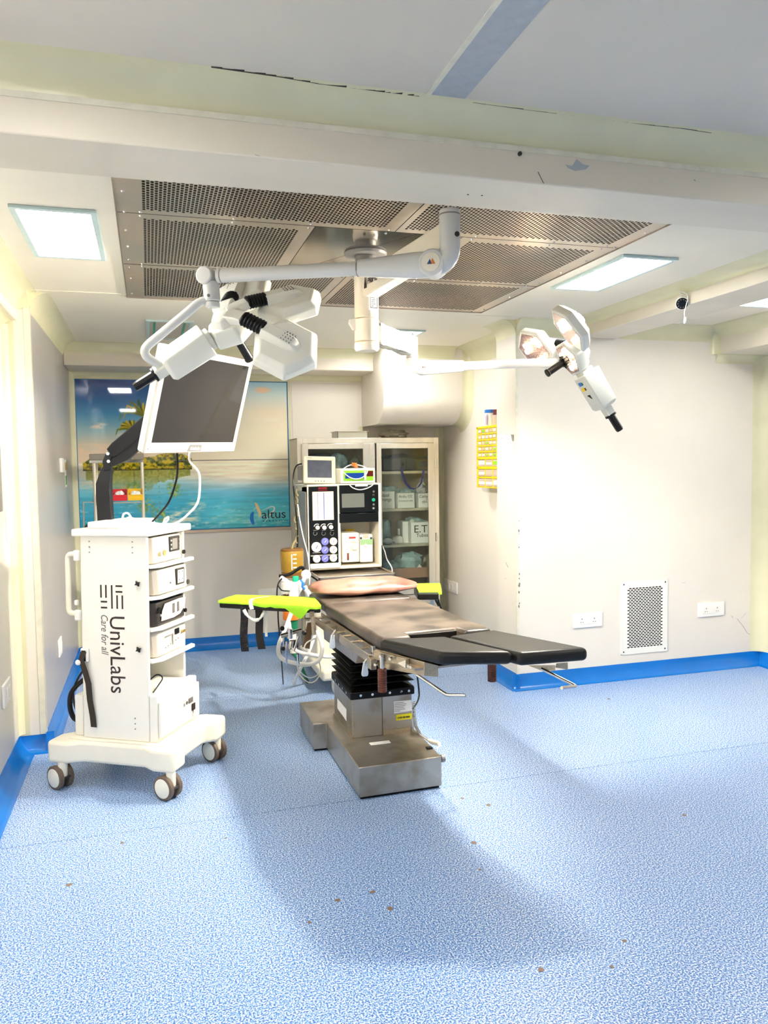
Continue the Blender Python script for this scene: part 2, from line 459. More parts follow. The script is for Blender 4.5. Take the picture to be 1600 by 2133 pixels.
skirt('baseboard_recess', (2.50,5.0,0), (2.50,6.60,0), (-1,0,0))
skirt('baseboard_column', (2.30,4.66,0), (2.30,5.06,0), (-1,0,0))
skirt('baseboard_front', (2.26,4.70,0), (4.25,4.70,0), (0,-1,0))
skirt('baseboard_right', (4.25,-3,0), (4.25,4.70,0), (-1,0,0))

# cracks and marks on the foreground ceiling and beam
def crack(pts, z, w):
    g = G()
    for i in range(len(pts)-1):
        a = atz(*pts[i], z); b = atz(*pts[i+1], z)
        for k in range(6):
            t0 = k/6; t1 = (k+1)/6; ww = w*random.uniform(.3,1.3)
            p = a.lerp(b, t0); q = a.lerp(b, t1)
            g.add([p, q, q+V((0,-ww,0)), p+V((0,-ww*.6,0)), p+V((0,0,.004)), q+V((0,0,.004)), q+V((0,-ww,.004)), p+V((0,-ww*.6,.004))],
                  [(0,1,2,3),(4,7,6,5),(0,4,5,1),(1,5,6,2),(2,6,7,3),(3,7,4,0)])
    return struct(g.build('trim_34', M['crack'], smooth=False))
crack([(440,141),(575,160),(680,178),(800,194),(872,202)], FZ-.0015, .010)
crack([(985,214),(1140,235),(1250,250),(1420,268),(1597,296)], FZ-.0015, .004)
struct(G().box((.728,-3.0,FZ-.002),(.742,2.01,FZ)).build('trim_35', M['trim'], smooth=False))
struct(G().box((.742,1.47,FZ-.0015),(.838,2.009,FZ)).build('trim_36', M['patch'], smooth=False))
# blue-grey patch, bolt and scratches on the beam face
def decal(name, m, pxs, y=None, x=None, z=None, th=.0012, nrm=None):
    if y is not None: P = [aty(a, b, y) for a, b in pxs]; o = V((0,-th,0))
    elif x is not None: P = [atx(a, b, x) for a, b in pxs]; o = V((th if nrm is None else nrm*th,0,0))
    else: P = [atz(a, b, z) for a, b in pxs]; o = V((0,0,-th if nrm is None else nrm*th))
    return G().prism(P, o).build(name, M[m], smooth=False)
struct(decal('trim_37', 'patch', [(1178,343),(1192,346),(1201,332),(1215,343),(1228,345),(1220,353),(1199,356),(1184,350)], y=2.10))
b = G(); p = aty(1082,321,2.10); b.cyl(p, p+V((0,-.006,0)), .006, n=12); struct(b.build('trim_38', M['darkgrey']))
b = G()
for (x0,y0,x1,y1) in ((1120,358,1132,382),(1107,298,1112,312),(1445,374,1448,377),(530,322,540,325)):
    p, q = aty(x0,y0,2.10), aty(x1,y1,2.10)
    b.prism([p, q, q+V((.002,0,0)), p+V((.002,0,0))], (0,-.0006,0))
for (x0,y0) in ((975,405),(1004,407)):
    p = atz(x0,y0,2.30); b.cyl(p, p+V((0,0,-.001)), .003, n=8)
struct(b.build('trim_39', M['crack'], smooth=False))
# scuff marks: column edge, front wall
b = G()
for (x0,y0,x1,y1) in ((1054,1171,1059,1182),(1052,1204,1055,1206)):
    p, q = atx(x0,y0,2.30), atx(x1,y1,2.30)
    b.prism([p, q, q+V((0,.006,0)), p+V((0,.004,0))], (-.0008,0,0))
for k in range(16):
    yy = random.uniform(1080,1290); p = aty(1081+random.uniform(-1,1), yy, 4.699)
    b.cbox(p+V((0,-.004,0)), (.004,.004,random.uniform(.004,.014)))
for seg in ([(1523,1283),(1527,1287)],[(1535,1289),(1546,1302),(1556,1318),(1562,1322)],[(1562,1322),(1568,1312)],[(1544,1288),(1554,1277)],[(1420,1214),(1428,1214)]):
    for i in range(len(seg)-1):
        p, q = aty(*seg[i],4.70), aty(*seg[i+1],4.70)
        b.prism([p, q, q+V((.002,0,.001)), p+V((.002,0,.001))], (0,-.0006,0))
struct(b.build('trim_40', M['inkgrey'], smooth=False))
# frame of a wall box cut off by the left edge of the picture
struct(G().box((-0.70,4.0,1.30),(-0.688,4.22,1.96)).build('trim_41', M['grey'], bevel=.003))
# mural reveal: cream surround and lower ledge
g = G()
g.box((-0.555,6.594,0.985),(-0.535,6.60,2.225)); g.box((-0.555,6.594,2.20),(1.15,6.60,2.225)); g.box((1.13,6.592,0.985),(1.15,6.60,2.225))
struct(g.build('trim_42', M['cove'], bevel=.003))
struct(G().box((-0.555,6.590,0.965),(1.17,6.60,0.990)).build('trim_43', M['pinktrim'], bevel=.003))
struct(G().box((1.165,6.596,1.2),(1.74,6.60,2.19)).build('trim_44', M['wall'], bevel=.002))

# small dirt marks on the floor
b = G()
for (px,py,r) in ((703,1875,.010),(776,1858,.009),(812,1892,.013),(988,1756,.012),(1000,1811,.006),(255,1756,.007),(470,1746,.005),(1127,2020,.009),(1275,2014,.006),(144,1843,.010),(1268,1456,.010),(1300,1960,.008),(1425,1698,.008),(1018,1677,.009),(963,1663,.008),(645,1922,.007)):
    p = atz(px,py,0.0); k = 7
    b.prism([p+V((math.cos(2*PI*i/k)*r*random.uniform(.7,1.4), math.sin(2*PI*i/k)*r*random.uniform(.7,1.5), .0004)) for i in range(k)], (0,0,.0006))
struct(b.build('trim_45', mat('dirt_marks', '#85705f', 0.7), smooth=False))

# ================================================================== CEILING AIR PLENUM
pl = thing('air_diffuser', 'large stainless steel perforated air diffuser set in the ceiling above the operating table', 'ceiling vent', (0.945,3.4,CZ))
def slots(x0, x1, y0, y1, X0, X1, Y0, Y1, px, py, sx, sy, FR, th=.0015, stag=True):
    """sheet X0..X1 x Y0..Y1 with slotted field x0..x1,y0..y1; columns staggered by half a pitch"""
    nx = max(1, int(round((x1-x0)/px))); ny = max(1, int(round((y1-y0)/py)))
    px = (x1-x0)/nx; py = (y1-y0)/ny
    g = G(FR)
    def R(a, b, c, d_):
        g.add([(a,c,0),(b,c,0),(b,d_,0),(a,d_,0)], [(0,1,2,3)])
    R(X0, x0, Y0, Y1); R(x1, X1, Y0, Y1); R(x0, x1, Y0, y0); R(x0, x1, y1, Y1)
    hx, hy = sx/2, sy/2; cxr = hx*.45; cyr = min(hy, hx)*.45
    oct_ = [(hx,-hy+cyr),(hx,hy-cyr),(hx-cxr,hy),(-hx+cxr,hy),(-hx,hy-cyr),(-hx,-hy+cyr),(-hx+cxr,-hy),(hx-cxr,-hy)]
    for i in range(nx):
        cx = x0+(i+.5)*px
        off = (i % 2)*.5*py if stag else 0
        m_ = ny-1 if (i % 2 and stag) else ny
        if i % 2 and stag:
            R(cx-px/2, cx+px/2, y0, y0+off); R(cx-px/2, cx+px/2, y1-off, y1)
        for j in range(m_):
            cy = y0+off+(j+.5)*py
            vs = [(cx+a, cy+b_, 0) for a, b_ in oct_]
            o_ = [(px/2,-py/2),(px/2,py/2),(px/2,py/2),(-px/2,py/2),(-px/2,py/2),(-px/2,-py/2),(-px/2,-py/2),(px/2,-py/2)]
            base = vs + [(cx+px/2,cy-py/2,0),(cx+px/2,cy+py/2,0),(cx-px/2,cy+py/2,0),(cx-px/2,cy-py/2,0)]
            g.add(base, [(8,9,1,0),(9,2,1),(9,10,3,2),(10,4,3),(10,11,5,4),(11,6,5),(11,8,7,6),(8,0,7)])
    return g
FC = frame((0,0,CZ-.004), (1,0,0), (0,1,0), (0,0,1))
rows = [(2.345,3.028,2.375,2.99,.96), (3.034,3.775,3.085,3.745,None), (3.785,4.500,3.83,4.445,.95)]
XL, XR = -0.08, 1.97
for (Y0,Y1,y0,y1,xm) in rows:
    if xm:
        slots(.005,.905,y0,y1,XL,xm-.002,Y0,Y1,.0137,.0237,.0098,.0178,FC).build('perforated_panel', M['steelceil'], pl, smooth=False)
        slots(.985,1.90,y0,y1,xm+.002,XR,Y0,Y1,.0137,.0237,.0098,.0178,FC).build('perforated_panel', M['steelceil'], pl, smooth=False)
    else:
        slots(.008,.59,y0,y1,XL,.64,Y0,Y1,.0137,.0237,.0098,.0178,FC).build('perforated_panel', M['steelceil'], pl, smooth=False)
        slots(1.30,1.89,y0,y1,1.25,XR,Y0,Y1,.0137,.0237,.0098,.0178,FC).build('perforated_panel', M['steelceil'], pl, smooth=False)
        G().prism([(.643,Y0,CZ-.004),(1.055,Y0,CZ-.004),(.66,Y1,CZ-.004),(.643,Y1,CZ-.004)], (0,0,.003)).build('centre_plate', M['mirror'], pl, smooth=False)
        G().prism([(1.058,Y0,CZ-.004),(1.247,Y0,CZ-.004),(1.247,Y1,CZ-.004),(.664,Y1,CZ-.004)], (0,0,.003)).build('centre_plate', M['mirror'], pl, smooth=False)
g = G()
g.box((PX0,PY0,CZ+.10),(PX1,PY1,CZ+.12)); g.box((PX0,PY0,CZ),(PX0+.004,PY1,CZ+.1)); g.box((PX1-.004,PY0,CZ),(PX1,PY1,CZ+.1)); g.box((PX0,PY1-.004,CZ),(PX1,PY1,CZ+.1))
for yy in (3.028,3.775): g.box((PX0,yy,CZ-.0035),(PX1,yy+.01,CZ+.0))
g.build('plenum_box', M['dark'], pl, smooth=False)
sc_ = []
for yy in (2.80,3.02,3.25,3.48,3.70,3.83,4.05,4.40):
    sc_ += [(-0.055,yy),(1.945,yy)]
for xx in (.0,.33,.62,.93,1.30,1.65,1.9):
    for yy in (3.01,3.055,3.76,3.80,4.48): sc_.append((xx,yy))
for k, (xx, yy) in enumerate(sc_):
    sg = G().cyl((xx,yy,CZ-.004),(xx,yy,CZ-.009),.006,.003,n=8); sg.build('screw', M['chrome'], pl)
# tags of plain perforated rear sheets need a little thickness: edge lip
g = G().box((XL-.004,PY1-.006,CZ-.008),(XR+.004,PY1,CZ)).box((XL-.005,2.345,CZ-.008),(XL,PY1,CZ)).box((XR,2.345,CZ-.008),(XR+.005,PY1,CZ))
g.build('edge_lip', M['steel'], pl, smooth=False)

# ================================================================== CEILING LIGHTS
def ceil_light(x0, y0, x1, y1, z, label, on=True, grp=None):
    t = thing('ceiling_light', label, 'ceiling light', ((x0+x1)/2,(y0+y1)/2,z), group=grp)
    w = .022; g = G()
    g.box((x0,y0,z-.012),(x1,y0+w,z)); g.box((x0,y1-w,z-.012),(x1,y1,z)); g.box((x0,y0+w,z-.012),(x0+w,y1-w,z)); g.box((x1-w,y0+w,z-.012),(x1,y1-w,z))
    g.build('light_frame', M['teal_frame'], t, bevel=.002)
    G().box((x0+w,y0+w,z-.006),(x1-w,y1-w,z-.002)).build('diffuser', M['panel'] if on else M['paneloff'], t, smooth=False)
    if not on:
        h = G(); h.box((x0+.045,y0+w,z-.008),(x0+.06,y1-w,z-.006)); h.box((x1-.06,y0+w,z-.008),(x1-.045,y1-w,z-.006)); h.build('reflector_strip', M['teal'], t, smooth=False)
    return t
ceil_light(-0.44,3.04,-0.15,3.72,CZ, 'lit square ceiling panel at the upper left, left of the air diffuser')
ceil_light(2.055,3.12,2.345,3.79,CZ, 'large lit ceiling panel right of the air diffuser, beside the long beam')
ceil_light(0.01,5.16,0.30,5.87,CZ, 'unlit grey ceiling panel with teal side strips near the back wall', on=False)
ceil_light(1.57,5.19,1.86,5.90,CZ, 'lit ceiling panel far back, half hidden behind the lower lamp arm')
ceil_light(3.34,3.30,3.63,3.97,CZ, 'lit ceiling panel at the right edge, beyond the long beam')
for (x, y, w_) in ((-0.45,0.9,'left'),(2.4,0.9,'right'),(-0.45,-1.0,'rear left'),(2.4,-1.2,'rear right')):  # unseen panels added to brighten the foreground
    ceil_light(x, y, x+.29, y+.68, FZ, 'added fill light panel at the '+w_+' of the front ceiling, outside the picture')
# ================================================================== MURAL
import numpy as np
def paint_mural():
    nx, nz = 340, 250
    xs = np.linspace(155, 602, nx); ys = np.linspace(1100, 788, nz)
    X, Y = np.meshgrid(xs, ys)
    rng = np.random.RandomState(3)
    def noise(sx, sy, oct_=4, seed=0):
        r = np.random.RandomState(seed); out = np.zeros_like(X); amp = 1; tot = 0
        for o in range(oct_):
            gx = max(2, int(447/sx*2**o)); gy = max(2, int(312/sy*2**o))
            gr = r.rand(gy+2, gx+2)
            fx = (X-155)/447*gx; fy = (Y-788)/312*gy
            ix = np.clip(fx.astype(int), 0, gx); iy = np.clip(fy.astype(int), 0, gy)
            tx = fx-ix; ty = fy-iy; tx = tx*tx*(3-2*tx); ty = ty*ty*(3-2*ty)
            out += amp*((gr[iy,ix]*(1-tx)+gr[iy,ix+1]*tx)*(1-ty)+(gr[iy+1,ix]*(1-tx)+gr[iy+1,ix+1]*tx)*ty)
            tot += amp; amp *= .5
        return out/tot
    def hexc(h): h = h.lstrip('#'); return np.array([int(h[i:i+2],16)/255 for i in (0,2,4)])
    def ss(a, b, v): t = np.clip((v-a)/(b-a), 0, 1); return t*t*(3-2*t)
    def ramp(v, stops):
        out = np.zeros(v.shape+(3,)); out[:] = hexc(stops[0][1])
        for (a, ca), (b, cb) in zip(stops[:-1], stops[1:]):
            t = np.clip((v-a)/(b-a), 0, 1)[..., None]
            out = np.where((v >= a)[..., None], hexc(ca)*(1-t)+hexc(cb)*t, out)
        return out
    def over(img, c, a): return img*(1-a[..., None])+hexc(c)*a[..., None]
    H = 957
    skyL = ramp(Y, [(788,'#07317e'),(820,'#14509c'),(855,'#3a86bd'),(890,'#8fb9c4'),(920,'#d9cbb2'),(950,'#f0d3b0')])
    skyR = ramp(Y, [(788,'#a6d3e8'),(815,'#cfe0dc'),(850,'#f6e4c4'),(900,'#fff0cc'),(957,'#fff3d2')])
    t = ss(230, 560, X)[..., None]
    img = skyL*(1-t)+skyR*t
    n1 = noise(60, 16, 5, 1); n2 = noise(25, 9, 4, 2)
    def cloud(cx, cy, rx, ry, c, s=1.0):
        d = ((X-cx)/rx)**2+((Y-cy)/ry)**2
        a = np.clip(1.15-d, 0, 1)*ss(.38, .6, n2*.6+n1*.4)*s; return over(img, c, a)
    img = cloud(200, 882, 24, 7, '#f6dcc4'); img = cloud(190, 930, 60, 13, '#f3cfae', .9); img = cloud(260, 908, 40, 14, '#f8dfb8', .9)
    img = cloud(545, 806, 22, 8, '#f3c9a6'); img = cloud(570, 868, 40, 5, '#fff2d8', .6)
    # water
    wt = ramp(Y, [(957,'#f6e6c6'),(985,'#dcdac4'),(1000,'#8fcad4'),(1030,'#3aa5c4'),(1070,'#1f93bb'),(1100,'#1587a8')])
    wr = ramp(Y, [(957,'#fff0cc'),(985,'#ffeac6'),(1000,'#dfe2d4'),(1020,'#6fc0dc'),(1040,'#46bcd8'),(1070,'#55c8d6'),(1100,'#3fb3bf')])
    t = ss(330, 480, X)[..., None]; water = wt*(1-t)+wr*t
    wv = noise(50, 4, 5, 5); wv2 = noise(14, 4, 4, 6)
    water = water*(0.86+0.32*wv[..., None])
    water = water*(1-(.5*ss(.6,.8,wv2)*ss(1010,1060,Y))[..., None])+hexc('#a9ecef')*(.5*ss(.6,.8,wv2)*ss(1010,1060,Y))[..., None]
    m = (Y > H+0*X)
    img = np.where(m[..., None], water, img)
    # cloud reflections
    for (cx,cy,rx,ry,c,s) in ((250,1015,18,14,'#f7dcc0',.9),(365,1075,38,22,'#f4ecc8',.9),(395,1050,22,16,'#e8ecc8',.7),(175,1000,22,12,'#eacfae',.7),(480,1080,60,12,'#a8ecd8',.5),(420,1090,50,8,'#cdf3ea',.5)):
        d = ((X-cx)/rx)**2+((Y-cy)/ry)**2; a = np.clip(1.2-d,0,1)*ss(.35,.65,wv2*.6+wv*.4)*s; img = over(img, c, a)
    # island strip and its reflection
    top = 949-6*noise(18,30,3,8)*ss(165,200,X)-6*ss(300,330,X)+ 12*ss(365,394,X)+7*(1-ss(165,185,X))
    ln = noise(7, 6, 3, 9); ln2 = noise(4, 4, 2, 10)
    isl = ((Y > top) & (Y < 973) & (X > 166) & (X < 389))
    leaf = hexc('#3c4a10')*(1-ss(.3,.6,ln))[..., None]+hexc('#d2b318')*ss(.3,.6,ln)[..., None]
    leaf = leaf*(1-.5*ss(.55,.7,ln2)[..., None])
    leaf = leaf*(1-.75*ss(968,973,Y)[..., None])
    img = np.where(isl[..., None], leaf, img)
    dep = 34*np.exp(-((X-265)/60)**2)+14
    refl = ((Y >= 973) & (Y < 973+dep*(0.6+.8*noise(9,60,3,11))) & (X > 172) & (X < 385))
    rc = hexc('#5c7012')*(1-ln2)[..., None]+hexc('#b8a83a')*ln2[..., None]
    a = .85*refl*(1-ss(980,1010,Y)*.5); img = img*(1-a[..., None])+rc*a[..., None]
    # palms: dark/yellow fronds drawn as thin curved strokes
    def stroke(pts, w0, w1, c, al=1.0):
        nonlocal img
        pts = np.array(pts, float)
        for i in range(len(pts)-1):
            for k in range(8):
                tt = k/8; p = pts[i]*(1-tt)+pts[i+1]*tt; f_ = (i+tt)/(len(pts)-1); w = w0*(1-f_)+w1*f_
                d = np.hypot(X-p[0], Y-p[1]); img = over(img, c, al*np.clip(1.3-d/w, 0, 1))
    def palm(cx, cy, r, sgn=1, cols=('#2f4413','#c9a21c','#5d6a14','#e8bf2a'), al=1.0):
        for k in range(15):
            an = PI*(0.02+0.96*k/14)+random.uniform(-.1,.1); L = r*random.uniform(.75,1.1)
            ex, ey = cx+math.cos(an)*L, cy-sgn*math.sin(an)*L*.75
            q = (ex+math.cos(an)*L*.15, ey+sgn*L*.42)
            stroke([(cx,cy),((cx+ex)/2,(cy+ey)/2-sgn*2),(ex,ey),q], 3.2, 1.0, cols[k % 4], al)
    stroke([(283,945),(286,905),(290,865)], 2, 1.6, '#4a3a14'); stroke([(262,945),(266,915),(268,892)], 2, 1.6, '#4a3a14')
    palm(290, 860, 40); palm(266, 890, 30); palm(345, 900, 22)
    for (cx,cy) in ((348,1008),(318,1062),(290,1040),(268,1006)):
        stroke([(cx,975),(cx+1,cy)], 1.3, 1.2, '#2f3a18', .8)
        d = ((X-cx)/19)**2+((Y-cy-6)/17)**2; a = np.clip(1.25-d,0,1)*ss(.38,.6,ln)*.85; img = over(img, '#5d8426', a); a = np.clip(1.1-d,0,1)*ss(.52,.7,ln2)*.8; img = over(img, '#b9c04c', a)
    # whole print lightened in colour to make up for weak light on it
    img = np.clip(img, 0, 1)**.86
    lin = np.where(img <= .04045, img/12.92, ((img+.055)/1.055)**2.4)
    return nx, nz, lin
nx, nz, lin = paint_mural()
MX0, MX1, MZ0, MZ1, MY = -0.535, 1.130, 0.992, 2.200, 6.5935
vs = []; fs = []
for j in range(nz):
    for i in range(nx):
        vs.append((MX0+(MX1-MX0)*i/(nx-1), MY, MZ0+(MZ1-MZ0)*j/(nz-1)))
for j in range(nz-1):
    for i in range(nx-1):
        a = j*nx+i; fs.append((a, a+1, a+nx+1, a+nx))
me = bpy.data.meshes.new('wall_mural')
cx_, cz_ = (MX0+MX1)/2, MZ0
me.from_pydata([(x-cx_, y-MY, z-cz_) for x, y, z in vs], [], fs)
ca = me.color_attributes.new('print', 'FLOAT_COLOR', 'POINT')
arr = np.ones((nz*nx, 4), dtype=np.float32); arr[:, :3] = lin.reshape(-1, 3)
ca.data.foreach_set('color', arr.ravel())
mm = bpy.data.materials.new('printed_mural'); mm.use_nodes = True
nt = mm.node_tree; at_ = nt.nodes.new('ShaderNodeVertexColor'); at_.layer_name = 'print'
bb = nt.nodes['Principled BSDF']; nt.links.new(at_.outputs[0], bb.inputs['Base Color']); bb.inputs['Roughness'].default_value = 0.03; bb.inputs['Specular IOR Level'].default_value = 0.6
me.materials.append(mm)
root = thing('wall_mural', 'large glossy printed mural of palm island and turquoise sea on the back wall', 'mural', (cx_, MY, MZ0))
mo = bpy.data.objects.new('print', me); COL.objects.link(mo); mo.parent = root; WM['print'] = Matrix.Translation((cx_, MY, cz_))
def mur(px, py): return V((MX0+(px-155)/447*(MX1-MX0), MY, MZ1-(py-788)/312*(MZ1-MZ0)))
FT = FRONT(mur(537,1081)+V((0,-.0006,0)))
text_part('altus', FT, .105, M['ink'], root, name='logo_word', sx=1.06)
text_part('A I R F L O W', FRONT(mur(538,1088.5)+V((0,-.0006,0))), .021, M['ink'], root, name='logo_word', sx=1.75)
def swoosh(pts, ws, m):
    g = G(); P = [mur(*p)+V((0,-.0005,0)) for p in pts]; rings = []
    for i, p in enumerate(P):
        d_ = (P[min(i+1,len(P)-1)]-P[max(i-1,0)]).normalized(); nn = V((d_.z,0,-d_.x))*ws[i]
        rings.append([p-nn, p+nn, p+nn+V((0,-.0004,0)), p-nn+V((0,-.0004,0))])
    g.loft(rings).build('logo_mark', m, root, smooth=False)
swoosh([(523.5,1046),(527,1052),(530,1060),(533,1067),(534,1074),(531,1079)], [.004,.011,.013,.013,.010,.003], mat('logo_gold', '#f0cf9a', .3))
swoosh([(519,1066),(516,1072),(515,1080),(517,1088),(520,1093)], [.008,.014,.016,.014,.008], mat('logo_blue', '#1a7fd8', .3))
swoosh([(519,1062),(524,1059),(527,1058)], [.001,.002,.001], M['whiteplastic'])
swoosh([(538,1064),(548,1060),(558,1056),(564,1056),(567,1059),(565,1065),(560,1068),(556,1074),(550,1082),(541,1091)], [.001,.002,.004,.005,.006,.006,.006,.004,.002,.001], M['whiteplastic'])
# joint of the two mural boards, below the horizon on the right
G().box((mur(350,953).x, MY-.0015, mur(0,955).z),(mur(601,953).x, MY-.0003, mur(0,953.5).z)).build('board_joint', M['inkgrey'], root, smooth=False)
g = G(); g.box((MX0-.002,MY-.002,MZ0),(MX0+.008,MY,MZ1)); g.box((MX1-.008,MY-.002,MZ0),(MX1,MY,MZ1)); g.box((MX0+.008,MY-.002,MZ0),(MX1-.008,MY,MZ0+.006)); g.box((MX0+.008,MY-.002,MZ1-.006),(MX1-.008,MY,MZ1))
g.build('blue_border', mat('border_blue', '#2a6fa0', .2), root, smooth=False)

# ================================================================== SURGICAL LIGHTS
bo = thing('surgical_light_mount', 'white ceiling column with two jointed arms carrying the surgical lights', 'ceiling mount', (0.93,3.36,CZ))
bx, by = 0.93, 3.36
g = G(); g.cyl((bx,by,CZ-.004),(bx,by,2.402),.095,.088,n=32); g.cyl((bx,by,2.402),(bx,by,2.33),.046,n=28)
g.build('ceiling_flange', M['grey'], bo, bevel=.003)
G().cyl((bx,by,2.365),(bx,by,2.335),.052,.056,n=28).build('collar', M['white'], bo, bevel=.004)
for k in range(4):
    a = -1.9+k*.8; p = V((bx+math.cos(a)*.054, by+math.sin(a)*.054, 2.35)); dd = V((math.cos(a),math.sin(a),0))
    G().cyl(p, p+dd*.006, .006, n=10).build('bolt', M['darkgrey'], bo)
G().cyl((bx,by,2.34),(bx,by,2.135),.052,n=32).build('column', M['whitewarm'], bo, bevel=.003)
G().cyl((bx,by,2.132),(bx,by,2.035),.053,n=32).build('column_sleeve', M['whitewarm'], bo, bevel=.003)
G().cyl((bx,by,2.032),(bx,by,1.995),.053,.050,n=32,prof=[(0,.0535),(.75,.0535),(1,.046)]).build('column_cap', M['whitewarm'], bo, bevel=.003)
g = G(); p = V((bx-.055,by-.01,2.125)); g.prism([p+V((.01,0,.01)),p+V((-.022,-.002,.005)),p+V((-.026,-.002,-.012)),p+V((-.008,0,-.04)),p+V((.01,0,-.045))], (0,.02,0))
g.build('cable_clip', M['whiteplastic'], bo, bevel=.002)
# label plates
p = aty(768,607,3.308); FL = frame((bx+.012,by-.0555,2.205),(.96,.28,0),(0,0,1),(.28,-.96,0))
g = G(FL); g.box((-.018,-.042,0),(.030,.042,.002)); pl_ = g.build('rating_plate', M['paper'], bo, smooth=False)
g = G(FL)
for (a,b_,c_,d_) in ((-.012,.026,.024,.029),(-.012,-.034,.024,-.031),(-.012,-.034,-.010,.029),(.022,-.034,.024,.029)): g.box((a,b_,.002),(c_,d_,.0026))
for k in range(6): g.box((-.007,.018-.009*k,.002),(.018-random.uniform(0,.014),.0205-.009*k,.0026))
g.build('plate_print', M['ink'], pl_, smooth=False)

# upper arm to the front right
J1 = V((1.045,2.655,0)); A0 = V((bx,by,0)); dirA = (J1-A0).normalized(); side = V((-dirA.y,dirA.x,0))
g = G(); rings = []
for t, w, z0, z1 in ((0,.034,2.215,2.315),(.5,.03,2.235,2.335),(1,.026,2.262,2.352)):
    c_ = A0.lerp(J1, t)
    rings.append([c_-side*w+V((0,0,z0)), c_+side*w+V((0,0,z0)), c_+side*w+V((0,0,z1)), c_-side*w+V((0,0,z1))])
g.loft(rings).build('upper_arm', M['whitewarm'], bo, bevel=.006)
FA = frame(A0+dirA*.07-side*(-.0335)+V((0,0,2.25)), -dirA, V((0,0,1)), side)
FAr = frame(A0+dirA*.055-side*.0345+V((0,0,2.25)), dirA, V((0,0,1)), -side)
g = G(FAr)
for k in range(3): g.prism([(k*.008,0,0),(k*.008+.009,0,0),(k*.008+.009,.05,0)], (0,0,.001))
g.build('arm_logo', M['ink'], bo, smooth=False)
text_part('PRIME', FAr @ Matrix.Translation((.034,.012,0)), .036, M['ink'], bo, name='arm_lettering')
jz0, jz1 = 2.285, 2.395
G().cyl(J1+V((0,0,2.255)), J1+V((0,0,2.392)), .037, n=28).build('joint_post', M['armwhite'], bo, bevel=.004)
G().cyl(J1+V((0,0,2.372)), J1+V((0,0,2.376)), .0385, n=28).build('joint_ring', M['grey'], bo)
pb = J1+V((.012,-.034,2.30)); G().cyl(pb, pb+V((0,-.006,0)), .009, n=14).build('bolt', M['darkgrey'], bo)
# elbow and spring arm 1 (towards the left lamp)
E1 = V((0.995,2.640,2.205)); L1 = atd(432,576,3.02)
sd = (L1-E1).normalized(); vert = V((0,0,1)); sv = sd.cross(vert).normalized()
if sv.y > 0: sv = -sv           # towards the camera
up1 = sv.cross(sd).normalized(); up1 = up1 if up1.z > 0 else -up1
# elbow body: quarter bend below the post
rings = []
for t in range(9):
    a = PI/2*t/8
    c_ = V((J1.x,J1.y,2.262))+V((0,0,-1))*math.sin(a)*.055 + sd*(1-math.cos(a))*.055
    tn = (V((0,0,-1))*math.cos(a)+sd*math.sin(a)); nrm = sv; bi = tn.cross(nrm)
    rad = .037+.006*t/8
    rings.append([c_+(nrm*math.cos(2*PI*i/20)+bi*math.sin(2*PI*i/20))*rad for i in range(20)])
G().loft(rings).build('elbow', M['armwhite'], bo)
EC = V((J1.x,J1.y,2.207))+sd*.060
G().cyl(EC-sv*.036, EC+sv*.040, .047, n=36).build('elbow_hub', M['armwhite'], bo, bevel=.005)
G().cyl(EC+sv*.040, EC+sv*.0425, .033, n=32).build('hub_cap', M['whitewarm'], bo, bevel=.001)
FH = frame(EC+sv*.0428-(-sd)*0, -sd, up1, sv)
G(FH).prism([(-.014,-.008,0),(.004,-.008,0),(-.004,.010,0)], (0,0,.0006)).build('hub_logo', M['inkblue'], bo, smooth=False)
G(FH).prism([(.004,-.008,0),(.016,-.008,0),(.006,.012,0),(.002,.004,0)], (0,0,.0006)).build('hub_logo', M['orange'], bo, smooth=False)
rings = []
for t, h, w in ((0,.046,.036),(.08,.045,.034),(.30,.030,.030),(.315,.028,.028)):
    c_ = EC.lerp(L1, t)
    n_ = 16; rings.append([c_+up1*h*math.copysign(abs(math.sin(2*PI*i/n_))**.7, math.sin(2*PI*i/n_))+sv*w*math.copysign(abs(math.cos(2*PI*i/n_))**.7, math.cos(2*PI*i/n_)) for i in range(n_)])
G().loft(rings).build('spring_arm_cover', M['armwhite'], bo)
G().cyl(EC.lerp(L1,.31), EC.lerp(L1,.95), .026, n=24).build('spring_arm', M['armwhite'], bo)
G().cyl(EC.lerp(L1,.315), EC.lerp(L1,.32), .030, n=24).build('arm_ring', M['grey'], bo)
G().cyl(EC.lerp(L1,.93), EC.lerp(L1,.935), .0268, n=24).build('arm_ring', M['grey'], bo)
G().cyl(L1-sv*.030+V((0,0,0)), L1+sv*.032, .034, n=30).build('end_hub', M['armwhite'], bo, bevel=.005)
G().cyl(L1+V((.012,0,-.02)), L1+V((.016,0,-.095)), .031, n=28).build('end_post', M['armwhite'], bo, bevel=.004)
LP1 = L1+V((.016,0,-.095))
G().cyl(LP1+V((0,0,-.001)), LP1+V((0,0,-.022)), .0285, n=28).build('end_collar', M['armwhite'], bo, bevel=.004)
pb = L1+V((.0,-.030,-.078)); G().cyl(pb, pb+V((0,-.005,0)), .006, n=12).build('bolt', M['grey'], bo)

# lower arm to the back right
J2 = atd(858,722,3.93); J2z = J2.z; J2f = V((J2.x,J2.y,0)); dB = (J2f-A0).normalized(); sB = V((-dB.y,dB.x,0))
rings = []
for t, w, z0, z1 in ((0.06,.024,2.045,2.12),(1,.022,J2z-.035,J2z+.035)):
    c_ = A0.lerp(J2f, t); rings.append([c_-sB*w+V((0,0,z0)), c_+sB*w+V((0,0,z0)), c_+sB*w+V((0,0,z1)), c_-sB*w+V((0,0,z1))])
G().loft(rings).build('lower_arm', M['whitewarm'], bo, bevel=.006)
